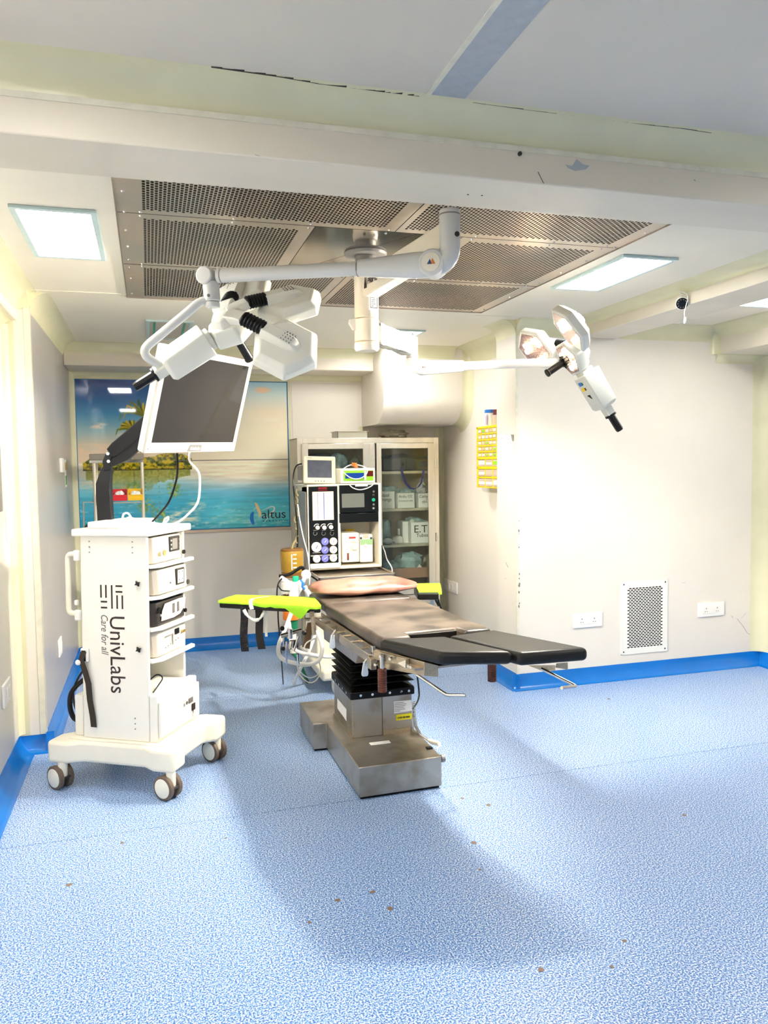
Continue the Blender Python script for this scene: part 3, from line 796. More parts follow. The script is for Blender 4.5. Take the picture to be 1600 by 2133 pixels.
# torn plastic film on the lower arm
rings = []
for k in range(14):
    t = .15+.8*k/13; c_ = A0.lerp(J2f, t); zc = 2.0825+(J2z-2.0825)*(t-.06)/.94; w = .027+random.uniform(0,.006); h = .041+random.uniform(0,.008)
    rings.append([c_+sB*w*a+V((0,0,zc+h*b_)) for a, b_ in ((-1,-1),(1,-1),(1,1),(-1,1))])
G().loft(rings, cap=False).build('plastic_film', mat('film', '#f4f4f2', .1, trans=.6, bump=.8, bscale=30), bo, smooth=False)
G().cyl(J2f+V((0,0,J2z+.045)), J2f+V((0,0,J2z-.055)), .029, n=26).build('joint_post', M['white'], bo, bevel=.004)
G().cyl(J2f+V((0,0,J2z-.056)), J2f+V((0,0,J2z-.058)), .0295, n=26).build('joint_ring', M['grey'], bo)
pb = J2f+V((-.01,-.02,J2z+.047)); G().cyl(pb, pb+V((.012,-.006,.008)), .010, n=12).build('knob', M['black'], bo)
E2t = J2f+V((0,0,J2z-.058)); L2 = atd(1095,757,4.02); EC2 = atd(880,766,3.95)
sd2 = (L2-EC2).normalized(); sv2 = sd2.cross(vert).normalized(); sv2 = -sv2 if sv2.y > 0 else sv2
up2 = sv2.cross(sd2).normalized(); up2 = up2 if up2.z > 0 else -up2
rings = []
for t in range(9):
    a = PI/2*t/8; R_ = (EC2-E2t).length*.75
    c_ = E2t.lerp(EC2, t/8)+ (-up2*.0+ -sd2*.018*math.sin(PI*t/8)) - up2*.012*math.sin(PI*t/8)
    tn = (V((0,0,-1))*math.cos(a)+sd2*math.sin(a)).normalized(); nrm = sv2; bi = tn.cross(nrm).normalized()
    rings.append([c_+(nrm*math.cos(2*PI*i/20)+bi*math.sin(2*PI*i/20))*(.029+.005*t/8) for i in range(20)])
G().loft(rings).build('elbow', M['white'], bo)
G().cyl(EC2-sv2*.028, EC2+sv2*.033, .036, n=34).build('elbow_hub', M['white'], bo, bevel=.004)
FH = frame(EC2+sv2*.0335, sd2, up2, sv2)
G(FH).prism([(-.010,-.006,0),(.002,-.006,0),(-.003,.008,0)], (0,0,.0006)).build('hub_logo', M['ink'], bo, smooth=False)
G(FH).prism([(.002,-.006,0),(.012,-.006,0),(.005,.008,0)], (0,0,.0006)).build('hub_logo', M['brown'], bo, smooth=False)
rings = []
for t, h in ((0,.037),(.35,.029),(.39,.028)):
    c_ = EC2.lerp(L2, t); rings.append([c_+up2*h*math.sin(2*PI*i/16)+sv2*.028*math.cos(2*PI*i/16) for i in range(16)])
G().loft(rings).build('spring_arm_cover', M['white'], bo)
L2e = L2+sd2*.22
G().cyl(EC2.lerp(L2,.38), L2e, .0215, n=22).build('spring_arm', M['white'], bo)
G().cyl(EC2.lerp(L2,.385), EC2.lerp(L2,.395), .027, n=22).build('arm_ring', M['grey'], bo)

def surgical(name, label, hub, e1, e2, nb, petals, lit, d=.25, FOLD=.3, PR=.132):
    """hub: centre of the hub's lens side; nb: unit normal of the back; petals: angles from e1"""
    t = thing(name, label, 'surgical light', hub)
    def shell(c, r, h, cr, nm, ax, ay, nn):
        # lens side rim, straight skirt and chamfered back
        rr = []
        for rad, hh in ((r*.985,0),(r,.006),(r*.985,h*.62),(r*.80,h)):
            rr.append([c+(ax*math.cos(2*PI*i/6+cr)+ay*math.sin(2*PI*i/6+cr))*rad+nn*hh for i in range(6)])
        o = G().loft(rr).build(nm, M['lampshell'], t, bevel=.006, seg=2, smooth=True, angle=30)
        le = G().loft([[c+(ax*math.cos(2*PI*i/6+cr)+ay*math.sin(2*PI*i/6+cr))*r*.86-nn*.0015 for i in range(6)],
                       [c+(ax*math.cos(2*PI*i/6+cr)+ay*math.sin(2*PI*i/6+cr))*r*.86+nn*.004 for i in range(6)]]).build('lens', M['lensglass'], o, smooth=False)
        for k in range(3 if r > .1 else 6):
            for s_ in (-.28,.28):
                a = cr+2*PI*k/3 if r > .1 else cr+PI*k/3
                if r <= .1 and s_ > 0: continue
                p = c+(ax*math.cos(a+s_)+ay*math.sin(a+s_))*r*.48-nn*.002
                G().cyl(p, p-nn*.0012, .0135, n=14).build('led_cluster', M['lens'], o, smooth=False)
        return o
    # hub block
    h0 = shell(hub, .098, .075, PI/6, 'hub', e1, e2, nb)
    # raised connector star on the back of the hub
    top = hub+nb*.072
    g = G(); g.hexa(top, e1, e2, nb, .070, .035, .050); g.build('hub_cover', M['lampshell'], t, bevel=.006)
    for an in petals:
        a = math.radians(an); dr = e1*math.cos(a)+e2*math.sin(a); tr = (-e1*math.sin(a)+e2*math.cos(a))
        fold = FOLD.get(an, .3) if isinstance(FOLD, dict) else FOLD; nn = (nb*math.cos(fold)+dr*math.sin(fold)).normalized(); d2 = (dr*math.cos(fold)-nb*math.sin(fold)).normalized()
        c = hub+dr*.105+d2*(d-.105)
        shell(c, PR, .062, 0, 'pod', d2, tr, nn)
        # neck from the hub, rubber gaiter, duct over the pod
        FNk = frame(hub+nb*.078, dr, tr, nb)
        G(FNk).loft([[(x,-.030,-.004),(x,.030,-.004),(x,.026,zt),(x,-.026,zt)] for x, zt in ((.02,.034),(.075,.030),(.108,.022))]).build('neck', M['lampshell'], t, bevel=.005)
        p0 = hub+dr*.104+nb*.088; p1 = c-d2*.090+nn*.078
        g = G(); n_ = 7; rings = []
        for k in range(n_*2+1):
            q = p0.lerp(p1, k/(n_*2)); rr = .027 if k % 2 == 0 else .031
            rings.append([q+(tr*math.cos(2*PI*i/14)*1.05+nn*math.sin(2*PI*i/14)*.85)*rr for i in range(14)])
        g.loft(rings).build('gaiter', M['rubber'], t)
        FD = frame(c+nn*.058, d2, tr, nn)
        rings = []
        for x, w, zt in ((-.096,.036,.040),(-.02,.034,.036),(.030,.032,.030),(.050,.026,.018),(.062,.014,.004)):
            rings.append([(x,-w,-.004),(x,w,-.004),(x,w*.94,zt*.6),(x,w*.6,zt),(x,-w*.6,zt),(x,-w*.94,zt*.6)])
        du = G(FD).loft(rings).build('duct', M['lampshell'], t, bevel=.004)
        g = G(FD)
        for yy in (-.014,0,.014):
            for xx in (-.012,.0,.012,.024):
                g.cyl((xx,yy,.030),(xx,yy,.0375-.1*max(0,xx)*.9),.0016,n=6)
        for xx in (-.012,.0,.012,.024):
            for zz in (.014,.024):
                g.cyl((xx,.030,zz),(xx,.0355,zz),.0016,n=6)
        ho = g.build('vent_holes', M['ink'], du, smooth=False); ho['kind'] = 'stuff'
    # control box opposite to the first petal direction
    b0 = hub-e1*.085+nb*.018
    FB = frame(b0, -e1, e2, nb)
    G(FB).loft([[(x,-w,z0),(x,w,z0),(x,w,z1),(x,w*.55,z2),(x,-w*.55,z2),(x,-w,z1)] for x, w, z0, z1, z2 in ((0,.040,-.006,.045,.065),(.035,.040,-.006,.045,.065))]).build('box_collar', M['lampshell'], t, bevel=.004)
    bx_ = G(FB).loft([[(x,-w,z0),(x,w,z0),(x,w,z1),(x,w*.82,z2),(x,-w*.82,z2),(x,-w,z1)] for x, w, z0, z1, z2 in ((.020,.060,-.020,.062,.082),(.20,.060,-.020,.055,.072),(.215,.050,-.012,.045,.060))]).build('control_box', M['lampshell'], t, bevel=.005)
    G(FB).box((.20,-.026,0),(.262,.026,.045)).build('box_neck', M['lampshell'], t, bevel=.006)
    # outer grip
    p0 = b0-e1*.258+nb*.022; dd = -e1
    G().cyl(p0, p0+dd*.012, .030, n=12, prof=[(0,.030),(1,.030)]).build('grip_collar', M['black'], t, bevel=.002)
    g = G(); rings = []
    for k in range(9):
        q = p0+dd*(.012+.085*k/8); rr = .0165 if k < 8 else .014
        rings.append([q+(e2*math.cos(2*PI*i/16)+nb*math.sin(2*PI*i/16))*(rr+(.0022 if i % 2 else 0)) for i in range(16)])
    g.loft(rings).build('outer_grip', M['black'], t, angle=15)
    # sterile centre handle under the hub
    q0 = hub-nb*.004
    g = G()
    for k in range(6):
        a = 2*PI*k/6; g.cyl(q0-nb*.010+(e1*math.cos(a)+e2*math.sin(a))*.024, q0-nb*.026+(e1*math.cos(a)+e2*math.sin(a))*.024, .010, n=8)
    g.cyl(q0, q0-nb*.028, .024, n=20); g.build('handle_collar', M['black'], t, bevel=.001)
    G().cyl(q0-nb*.026, q0-nb*.125, .017, n=20, prof=[(0,.017),(.9,.018),(.93,.0205),(1,.0195)]).build('centre_handle', M['black'], t)
    return t, FB, b0

def nz_(v): return V(v).normalized()
e1 = nz_(CAM_R @ V((.82,.56,-.11))); nb = nz_(CAM_R @ V((-.34,.635,.695))); nb = (nb-e1*nb.dot(e1)).normalized(); e2 = nb.cross(e1).normalized()
hub1 = CAM_C+(V((.358,3.33,2.043))-CAM_C)*.965
s1, FB1, b1 = surgical('surgical_light', 'large white surgical light head with three hexagonal pods, left, seen from behind', hub1, e1, e2, nb, (0,60,-60), True, FOLD={0:.28, -60:.52, 60:.05}, PR=.140)
# yoke tube of lamp 1
yp = [LP1+V((-.004,0,-.012)), atd(420,628,3.02), atd(383,657,3.01), atd(330,701,3.0), atd(308,720,3.0), atd(302,732,3.0), atd(307,744,3.02), atd(325,756,3.05), atd(352,770,3.10)]
G().tube(yp, .017, n=14, smooth=5).build('yoke', M['armwhite'], s1)
p = atd(338,742,3.12)
G().prism([atd(331,760,3.10),atd(329,722,3.14),atd(336,714,3.14),atd(352,718,3.14),atd(362,742,3.12),atd(358,770,3.10)], (0.004,.03,0)).build('yoke_plate', M['lampshell'], s1, bevel=.005)
# warning sticker on the back pod
e1b = nz_(CAM_R @ V((-.545,.834,.086))); nf = nz_(CAM_R @ V((-.83,-.545,.15))); nf = (nf-e1b*nf.dot(e1b)).normalized(); nb2 = -nf; e2b = nb2.cross(e1b).normalized()
hub2 = V((1.997,3.51,2.003))
s2, FB2, b2 = surgical('surgical_light', 'lit surgical light head with two hexagonal pods on the lower arm, right', hub2, e1b, e2b, nb2, (60,-60), True, FOLD=.2, PR=.125)
# yoke of lamp 2
G().tube([L2e, L2e+sd2*.05, atd(1205,755,4.08), atd(1230,775,4.10), atd(1250,812,4.06), atd(1260,842,3.98), b2-e1b*.22+nb2*.03], .012, n=12, smooth=5).build('yoke', M['white'], s2)
# stickers on the visible side of the control boxes
for dx, m_ in ((.045,'blue'),(.075,'yellow')):
    g = G(FB2); g.box((dx,-.034,-.0220),(dx+.020,-.006,-.020)); g.build('sticker', M[m_], s2, smooth=False)
    g = G(FB2); g.box((dx+.004,-.002,-.0220),(dx+.018,.008,-.020)); g.build('sticker', M['dgreen'] if m_ == 'blue' else M['ink'], s2, smooth=False)
G(FB2).prism([(.12,-.02,-.0220),(.12,.012,-.0220),(.145,.012,-.0220)], (0,0,.0015)).build('sticker', M['ink'], s2, smooth=False)
# beams of the lit heads
def spot(name, loc, dir_, energy, size, rad, blend=.6, col=(1,.91,.77)):
    ld = bpy.data.lights.new(name, 'SPOT'); ld.energy = energy; ld.spot_size = size; ld.spot_blend = blend; ld.shadow_soft_size = rad; ld.color = col
    o = bpy.data.objects.new(name, ld); COL.objects.link(o); o.location = loc
    o.rotation_euler = V(dir_).to_track_quat('-Z', 'Y').to_euler(); return o
spot('left_lamp_beam', hub1+e1*.22-nb*.02, -nb, SPOT_L, math.radians(78), .07)
spot('left_lamp_beam', hub1+(e1*.5-e2*.866)*.22-nb*.02, -nb, SPOT_L, math.radians(78), .07)
spot('right_lamp_beam', hub2+(e1b*.5+e2b*.866)*.24+nf*.03, nf, SPOT_R, math.radians(120), .05)
spot('right_lamp_beam', hub2+(e1b*.5-e2b*.866)*.24+nf*.03, nf, SPOT_R, math.radians(120), .05)
# ================================================================== OPERATING TABLE
ot = thing('operating_table', 'stainless steel operating table with worn brown mattress, black leg pads and black bellows', 'operating table', (1.06,3.85,0))
# T-shaped base
g = G(); g.prism([(.857,3.345,.012),(1.255,3.355,.012),(1.262,4.00,.012),(1.34,4.00,.012),(1.35,4.40,.012),(.785,4.40,.012),(.782,4.005,.012),(.853,4.00,.012)], (0,0,.138))
g.build('base', M['steelbase'], ot, bevel=.004)
g = G(); g.prism([(.867,3.357,0),(1.245,3.367,0),(1.25,4.02,0),(1.33,4.02,0),(1.34,4.39,0),(.795,4.39,0),(.792,4.02,0),(.863,4.02,0)], (0,0,.012))
g.build('base_foot', M['rubber'], ot)
p = aty(925,1583,3.46); G().cyl((1.258,3.42,.115),(1.285,3.42,.115),.014,n=16).cyl((1.275,3.42,.115),(1.292,3.42,.115),.018,n=16).build('knob', M['grey'], ot, bevel=.001)
G().cbox((1.235,3.47,.153),(.03,.02,.008)).build('socket', M['black'], ot, bevel=.001)
G().box((.985,3.60,.150),(1.085,3.635,.1515)).build('warning_plate', M['paper'], ot, smooth=False)
# column
cx0, cx1, cy0, cy1 = .925, 1.235, 3.72, 4.12
G().box((cx0,cy0,.15),(1.078,cy1,.36)).build('column_cover', M['steelbase'], ot, bevel=.002)
G().box((1.080,cy0+.001,.15),(cx1,cy1,.36)).build('column_cover', M['steelbase'], ot, bevel=.002)
g = G(); g.box((cx0-.006,cy0-.006,.15),(cx0+.010,cy1,.158)); g.box((1.082,cy0-.004,.15),(cx1-.01,cy0,.175)); g.box((cx0-.003,cy0-.002,.165),(cx0+.004,cy0+.005,.36))
g.build('column_trim', M['goldsteel'], ot)
pz = [aty(*q,cy0-.001) for q in ((820,1461),(857,1458),(858,1480),(821,1486))]
lp = G().prism(pz, (0,-.0012,0)).build('rating_label', M['paper'], ot, smooth=False)
g = G()
for k in range(6):
    q = aty(822,1464.5+k*3.4,cy0-.0025); L = (.05,.062,.058,.05,.055,.03)[k]; g.box(q, q+V((L,-.0005,-.0022)))
g.build('label_print', M['inkgrey'], lp, smooth=False)
pz = [aty(*q,cy0-.001) for q in ((825,1489),(858,1485),(858,1497),(825,1501))]
yl = G().prism(pz, (0,-.0012,0)).build('yellow_sticker', M['stickeryellow'], ot, smooth=False)
text_part('1 8 800 800 8000', FRONT(aty(826.5,1497.5,cy0-.0025)), .0135, M['ink'], yl, sx=.72, bold=.0003)
pz = [atx(*q,cx0-.001) for q in ((703,1455),(722,1478),(722,1502),(703,1475))]
G().prism(pz, (-.001,0,0)).build('side_label', M['paper'], ot, smooth=False)
# bellows
zt = .60; rings = []; n = 6
for k in range(2*n+1):
    t = k/(2*n); z = .385+(zt-.385)*t; e = .012 if k % 2 == 0 else -.038
    shx = -.02*t; shy = -.07*t
    rings.append([(cx0-e+shx,cy0-e+shy,z),(cx1+e+shx,cy0-e+shy,z),(cx1+e+shx,cy1+e+shy,z),(cx0-e+shx,cy1+e+shy,z)])
G().loft(rings).build('bellows', M['rubber'], ot, bevel=.003, seg=1, smooth=False)
G().box((cx0-.012,cy0-.012,.345),(cx1+.012,cy1+.012,.384)).build('bellows_flange', M['rubber'], ot, bevel=.006)
for xx in (.965,1.025,1.115,1.175,1.215):
    G().cyl((xx,cy0-.012,.366),(xx,cy0-.016,.366),.0065,n=10).build('bolt', M['chrome'], ot)
for yy in (3.78,3.86,3.94,4.02):
    G().cyl((cx0-.012,yy,.366),(cx0-.016,yy,.366),.0065,n=10).build('bolt', M['chrome'], ot)
# upper frame under the mattress (table is turned a few degrees)
A3 = math.radians(3.0)
FT = Matrix.Translation((1.15,3.12,0)) @ Matrix.Rotation(A3, 4, 'Z')      # x across, y to the head
g = G(FT); g.box((-.225,.02,.64),(.225,.95,.722)); g.build('top_frame', M['steel'], ot, bevel=.004)
# sloping steel side housing
g = G(FT)
g.prism([(-.236,.98,.672),(-.236,.42,.672),(-.236,.36,.645),(-.232,.42,.575),(-.232,.98,.575)], (.16,0,0))
g.build('side_housing', M['steel'], ot, bevel=.003)
g = G(FT); g.loft([[(-.20,.40,.625),(-.20,.66,.625),(.18,.66,.625),(.18,.40,.625)],[(-.14,.44,.575),(-.14,.62,.575),(.14,.62,.575),(.14,.44,.575)]])
g.build('column_head', M['steel'], ot, bevel=.003)
# accessory rails with spacer pins, both sides
for s in (-1, 1):
    G(FT).box((s*.240,.0,.672),(s*.246,.98,.718)).build('inner_rail', M['goldsteel'], ot, bevel=.001)
    for y0, y1 in ((.03,.47),(.52,.95)):
        r_ = G(FT).box((s*.288,y0,.672),(s*.294,y1,.708)).build('side_rail', M['goldsteel'], ot, bevel=.001)
        n_ = 4
        for k in range(n_):
            yy = y0+.02+(y1-y0-.04)*k/(n_-1)
            G(FT).cyl((s*.246,yy,.702),(s*.290,yy,.700),.0065,n=10).build('spacer', M['goldsteel'], r_)
# mattress sections
ZT = .78
def pad(name, pts, z, th, m, bev=.018, label=None):
    vs = [atz(px,py,zz) for (px,py), zz in zip(pts, z)]
    o = G().prism([v-V((0,0,th)) for v in vs], (0,0,th)).build(name, m, ot, bevel=bev, seg=4)
    if label: lab(o, label)
    return o
g = G(FT)
g.prism([(-.248,0,.725),(-.115,0,.725),(-.105,.085,.725),(.125,.085,.725),(.135,0,.725),(.262,0,.725),(.262,.90,.725),(-.248,.90,.725)], (0,0,ZT-.725))
lab(g.build('seat_mattress', M['leather'], ot, bevel=.016, seg=4), 'worn brown stained mattress section')
g = G(FT); g.box((-.112,.072,.727),(.132,.086,ZT-.012)); g.build('cutout_lining', M['leatherblk'], ot, bevel=.003)
g = G(FT); g.box((-.24,.915,.725),(.25,1.27,ZT)); lab(g.build('head_mattress', M['leather'], ot, bevel=.016, seg=4), 'worn brown head section under the pillow')
lb = [(790,1331),(928,1325),(1070,1357),(917,1358)]; zz = (.782,.782,.815,.815)
pl1 = pad('leg_pad', lb, zz, .050, M['leatherblk'])
rb = [(934,1324),(1030,1311),(1227,1349),(1083,1360)]
pl2 = pad('leg_pad', rb, zz, .050, M['leatherblk'])
mid = (atz(917,1358,.815)+atz(1070,1357,.815))/2
q0 = atz(917,1358,.815); q1 = atz(1070,1357,.815); ax = (q1-q0).normalized()
text_part('Stronz', frame(q0+ax*.085+V((0,0,-.040))+V((ax.y,-ax.x,0)).normalized()*.0015, ax, (0,0,1), V((ax.y,-ax.x,0)).normalized()), .018, mat('embossed', '#11100f', .5), pl1, sx=1.5)
# leg frames below the pads
def legplate(A, B, th, zt0, zt1, h0, h1, inner, nm='leg_plate'):
    A = V(A); B = V(B); n_ = (B-A).normalized(); sd_ = V((-n_.y, n_.x, 0))*th
    g = G(); g.prism([A+V((0,0,zt0)),A+V((0,0,zt0-h0)),B+V((0,0,zt1-h1)),B+V((0,0,zt1))], sd_)
    if inner: g.prism([B+V((0,0,zt1)),B+V((0,0,zt1-h1)),B+V((inner,-.02,zt1-h1)),B+V((inner,-.02,zt1))], n_*-.004)
    return g.build(nm, M['goldsteel'], ot, bevel=.001)
PA = aty(784,1352,3.10); PB = aty(884,1378,2.79)
lpz = G().prism([aty(782,1352,3.11),aty(787,1390,3.11),aty(884,1408,2.80),aty(884,1379,2.80)], (.005,.001,0)).build('leg_plate', M['goldsteel'], ot, bevel=.001)
G().prism([aty(884,1379,2.80),aty(884,1408,2.80),aty(913,1410,2.80),aty(913,1386,2.80)], (0,.004,0)).build('leg_plate', M['goldsteel'], ot, bevel=.001)
G().prism([aty(783,1354,3.105),aty(784,1372,3.105),aty(853,1387,2.895),aty(853,1371,2.895)], (-.012,-.006,0)).build('leg_rail', M['goldsteel'], ot, bevel=.001)
p = aty(786,1352,3.13)
G().box(aty(776,1347,3.13), aty(783,1386,3.13)+V((0,.03,0))).build('hinge_bracket', M['chrome'], ot, bevel=.002)
for (px,py,yy) in ((797,1366,3.03),(817,1371,2.97),(855,1386,2.87),(860,1388,2.86),(786,1383,3.08)):
    q = aty(px,py,yy); G().cyl(q, q+V((-.014,-.012,0)), .006, n=10).build('bolt', M['chrome'], ot)
q = aty(834,1380,2.93); G().prism([q,q+V((.022,-.04,.022)),q+V((.022,-.04,-.012))],(-.016,-.008,0)).build('spring_clip', M['chrome'], ot, bevel=.001)
G().prism([aty(1100,1386,2.78),aty(1128,1397,2.74),aty(1157,1397,2.70),aty(1157,1386,2.70)], (0,.004,0)).build('leg_plate', M['goldsteel'], ot, bevel=.001)
G().prism([aty(1160,1382,2.68),aty(1158,1391,2.70),aty(1183,1395,2.64),aty(1183,1380,2.64)], (0,.004,0)).build('leg_plate', M['goldsteel'], ot, bevel=.001)
g = G(FT); g.box((-.22,-.30,.715),(.26,.03,.724)); g.build('leg_support', M['steel'], ot, bevel=.001)
# ribbed brown grips
def grip(px, py0, py1, yy):
    a = aty(px,py0,yy); b_ = aty(px,py1,yy); n_ = 10; prof = []
    for k in range(n_):
        prof += [(k/n_,.0185),((k+.8)/n_,.0185),((k+.85)/n_,.0165),((k+.98)/n_,.0165)]
    prof.append((1,.0165))
    G().cyl(a, V((a.x,a.y,b_.z)), .018, n=18, prof=prof).build('ribbed_grip', M['brown'], ot, angle=50)
    G().cyl(V((a.x,a.y,a.z+.06)), a, .009, n=12).build('grip_stem', M['chrome'], ot)
grip(796,1393,1441,3.03); grip(1025,1384,1419,2.95)
# crank handles
def crank(pts, yy):
    P = [aty(px,py,y) for (px,py), y in zip(pts, yy)]
    G().tube([P[0], P[0].lerp(P[1],.5), P[0].lerp(P[1],.93), P[1].lerp(P[2],.1), P[1].lerp(P[2],.5), P[2]], .0065, n=12, smooth=4).build('bent_handle', M['chrome'], ot)
crank([(868,1405),(931,1448),(970,1449)], (2.86,2.72,2.66)); crank([(1128,1393),(1200,1429),(1170,1433)], (2.74,2.62,2.58))
# paddle levers on the left rail
def lever(px, py0, py1, yy, a=(0,0)):
    p0 = aty(px+8,py0-10,yy); p1 = aty(px+1,py0,yy); p2 = aty(px,py1,yy)
    G().tube([p0,p1,p1.lerp(p2,.3)], .006, n=10).build('lever_stem', M['chrome'], ot)
    g = G(); rr = []
    for t, w in ((0,.008),(.3,.011),(.8,.015),(.95,.013),(1,.008)):
        c_ = p1.lerp(p2,t); rr.append([c_+V((-w,-.005,0)),c_+V((w,-.005,0)),c_+V((w,.005,0)),c_+V((-w,.005,0))])
    g.loft(rr).build('lever_paddle', mat('lever_blue_grey', '#cfd9df', .3), ot, bevel=.003)
lever(760,1378,1409,3.17); lever(692,1322,1351,3.62)
# foot end of the rail clamp
G(FT).box((-.30,-.01,.655),(-.275,.035,.70)).build('rail_clamp', M['goldsteel'], ot, bevel=.002)
# black cable below the leg section
G().tube([aty(869,1405,3.4),aty(872,1430,3.42),aty(873,1450,3.45),aty(868,1465,3.55),aty(860,1476,3.74)], .004, n=8, smooth=6).build('cable', M['black'], ot)
# coiled hand-control lead on the right of the base
pts = [aty(862,1462,3.75),aty(863,1490,3.73),aty(866,1512,3.70),aty(875,1530,3.66),aty(892,1541,3.60)]
path = []; N = 150
def crv(pts, t):
    t *= len(pts)-1; i = min(int(t), len(pts)-2); return pts[i].lerp(pts[i+1], t-i)
for k in range(N):
    t = k/(N-1); c_ = crv(pts, t); a = k*1.25
    path.append(c_+V((math.cos(a)*.008, math.sin(a)*.008, 0)))
G().tube(path, .0026, n=6).build('coiled_lead', M['grey'], ot)
q = aty(902,1546,3.55)
G().tube([aty(893,1542,3.60), q, aty(915,1549,3.50)], .011, n=12, rs=[.008,.012,.010]).build('hand_plug', M['whitewarm'], ot)
G().tube([aty(915,1549,3.50),aty(918,1553,3.48),aty(908,1560,3.46)], .003, n=6).build('plug_lead', M['whitewarm'], ot)

# arm boards
def board(pts, z, th, label):
    vs = [atz(px,py,z) for px, py in pts]
    o = G().prism([v-V((0,0,th)) for v in vs], (0,0,th)).build('arm_board', M['leatherblk'], ot, bevel=.008, seg=3)
    return lab(o, label), vs
ab, abv = board([(456,1252),(628,1262),(668,1262),(655,1247),(492,1242)], .775, .038, 'long black padded arm board on the left')
ab2, abv2 = board([(870,1236),(914,1236),(911,1224),(862,1224)], .775, .038, 'short black padded arm board on the right')
g = G(); 
for (px,py0,py1) in ((905,1240,1262),(911,1240,1270)):
    g.tube([aty(px,py0,4.15),aty(px+3,(py0+py1)/2,4.15),aty(px+9,py1,4.15)], .006, n=8)
g.build('board_bracket', M['black'], ot)
G().box(aty(896,1240,4.15), aty(904,1262,4.15)+V((0,.01,0))).build('board_bracket', M['chrome'], ot, bevel=.001)
# straps hanging from the left arm board
def strap_(px0, px1, py0, py1, yy, m, nm, bend=0):
    P = []; n_ = 9
    for k in range(n_):
        t = k/(n_-1); P.append(aty((px0+px1)/2+bend*t*t+math.sin(t*7)*1.2, py0+(py1-py0)*t, yy+math.sin(t*5)*.006))
    w = (aty(px1,py0,yy)-aty(px0,py0,yy)).length
    return G().ribbon(P, w, .006, (1,-.1,0)).build(nm, m, ot, bevel=.001)
lab(strap_(500,516,1262,1357,4.22,M['strapfoil'],'strap',2), 'crinkled shiny black strap'); strap_(531,547,1265,1352,4.20,M['strap'],'strap',6)
# clamp hardware between the board and the rail
g = G(); A = aty(634,1275,4.02)
g.cyl(aty(634,1272,4.0), aty(634,1316,4.0), .006, n=10); g.cyl(aty(632,1290,4.0), aty(645,1290,4.0), .008, n=10)
g.box(aty(646,1274,3.98), aty(655,1290,3.98)+V((0,.03,0))); g.cyl(aty(652,1285,3.95), aty(654,1322,3.95), .011, n=12)
g.build('board_clamp', M['goldsteel'], ot, bevel=.001)
G().sphere(aty(634,1318,4.0), .014, n=12).build('clamp_knob', M['black'], ot)
G().prism([aty(641,1298,4.05),aty(653,1296,4.05),aty(645,1352,4.05),aty(630,1348,4.05)], (0,.012,0)).build('clamp_plate', mat('bronze_plate', '#8a6a48', .35, .8), ot, bevel=.001)
G().tube([aty(657,1330,4.0),aty(640,1338,3.98),aty(634,1350,3.98),aty(642,1354,3.98)], .004, n=8, smooth=3).build('clamp_wire', M['hose'], ot)
# socket cluster with black-knobbed chrome rods below the board
g = G()
g.cyl(aty(585,1325,4.25), aty(628,1312,4.25), .012, n=12); g.cyl(aty(604,1310,4.25), aty(604,1330,4.25), .016, n=12); g.cyl(aty(597,1336,4.22), aty(597,1384,4.22), .006, n=10)
g.cyl(aty(590,1322,4.28), aty(591,1352,4.28), .005, n=8); g.cyl(aty(620,1362,4.2), aty(622,1384,4.2), .009, n=10); g.cyl(aty(607,1335,4.24), aty(604,1352,4.24), .013, n=10)
g.cyl(aty(622,1325,4.2), aty(612,1356,4.2), .007, n=10)
g.build('post_clamp', M['chrome'], ot, bevel=.001)
g = G(); g.box(aty(606,1335,4.3), aty(622,1349,4.3)+V((0,.03,0))); g.build('clamp_block', M['darkgrey'], ot, bevel=.003)
G().sphere(aty(588,1309,4.25), .0135, n=12).build('clamp_knob', M['black'], ot); G().sphere(aty(590,1351,4.28), .012, n=12).build('clamp_knob', M['black'], ot)

# ------------------------------------------------------------ cloths, pillow, gauze
def drape(name, zs, outline, label, cat, m, sub=1, t=.003):
    pass
def cloth_strip(name, front, back, drop, m, label, cat, z0=.778, n=26):
    """front/back polylines in pixels on the board top; drop: metres hanging over the front edge along the strip"""
    rings = []
    def pl_(pts, t):
        t *= len(pts)-1; i = min(int(t), len(pts)-2); return V(pts[i]).lerp(V(pts[i+1]), t-i) if False else (pts[i][0]+(pts[i+1][0]-pts[i][0])*(t-i), pts[i][1]+(pts[i+1][1]-pts[i][1])*(t-i))
    for k in range(n+1):
        t = k/n; b = atz(*pl_(back,t), z0); f = atz(*pl_(front,t), z0)
        dr = drop(t); wob = .003*math.sin(t*37)+.002*math.sin(t*71)
        out = V((-.2,-1,0)).normalized()
        prof = [b+V((0,0,-.01)), b+V((0,0,.004)), b.lerp(f,.5)+V((0,0,.006+wob)), f+V((0,0,.004)), f+out*.007+V((0,0,-.004)), f+out*(.009+wob)+V((0,0,-dr*.5-.002)), f+out*(.009+wob)+V((0,0,-dr-.004))]
        inn = [p+V((0,0,-.0025)) if i < 4 else p+V((0,.0025,0)) for i, p in enumerate(prof)]
        rings.append(prof+inn[::-1])
    o = G().loft(rings).build(name, m, smooth=True, angle=60)
    return tag(o, label, cat)
def dropf(t):
    if t < .28: return .006
    if t < .55: return .010+.006*abs(math.sin(t*30))
    return max(.012, .012+.055*max(0, 1-abs(t-.66)/.13))
cloth_strip('green_cloth', [(455,1252),(540,1256.5),(628,1262.3),(669,1262)], [(492,1240),(570,1242),(655,1246)], dropf, M['green'],
            'lime green cloth spread over the long left arm board', 'cloth')
cloth_strip('green_cloth', [(872,1232),(895,1232),(920,1232)], [(862,1217),(890,1216),(917,1216)], lambda t: .012, M['green'],
            'lime green cloth on the short right arm board behind the pillow', 'cloth', n=14)
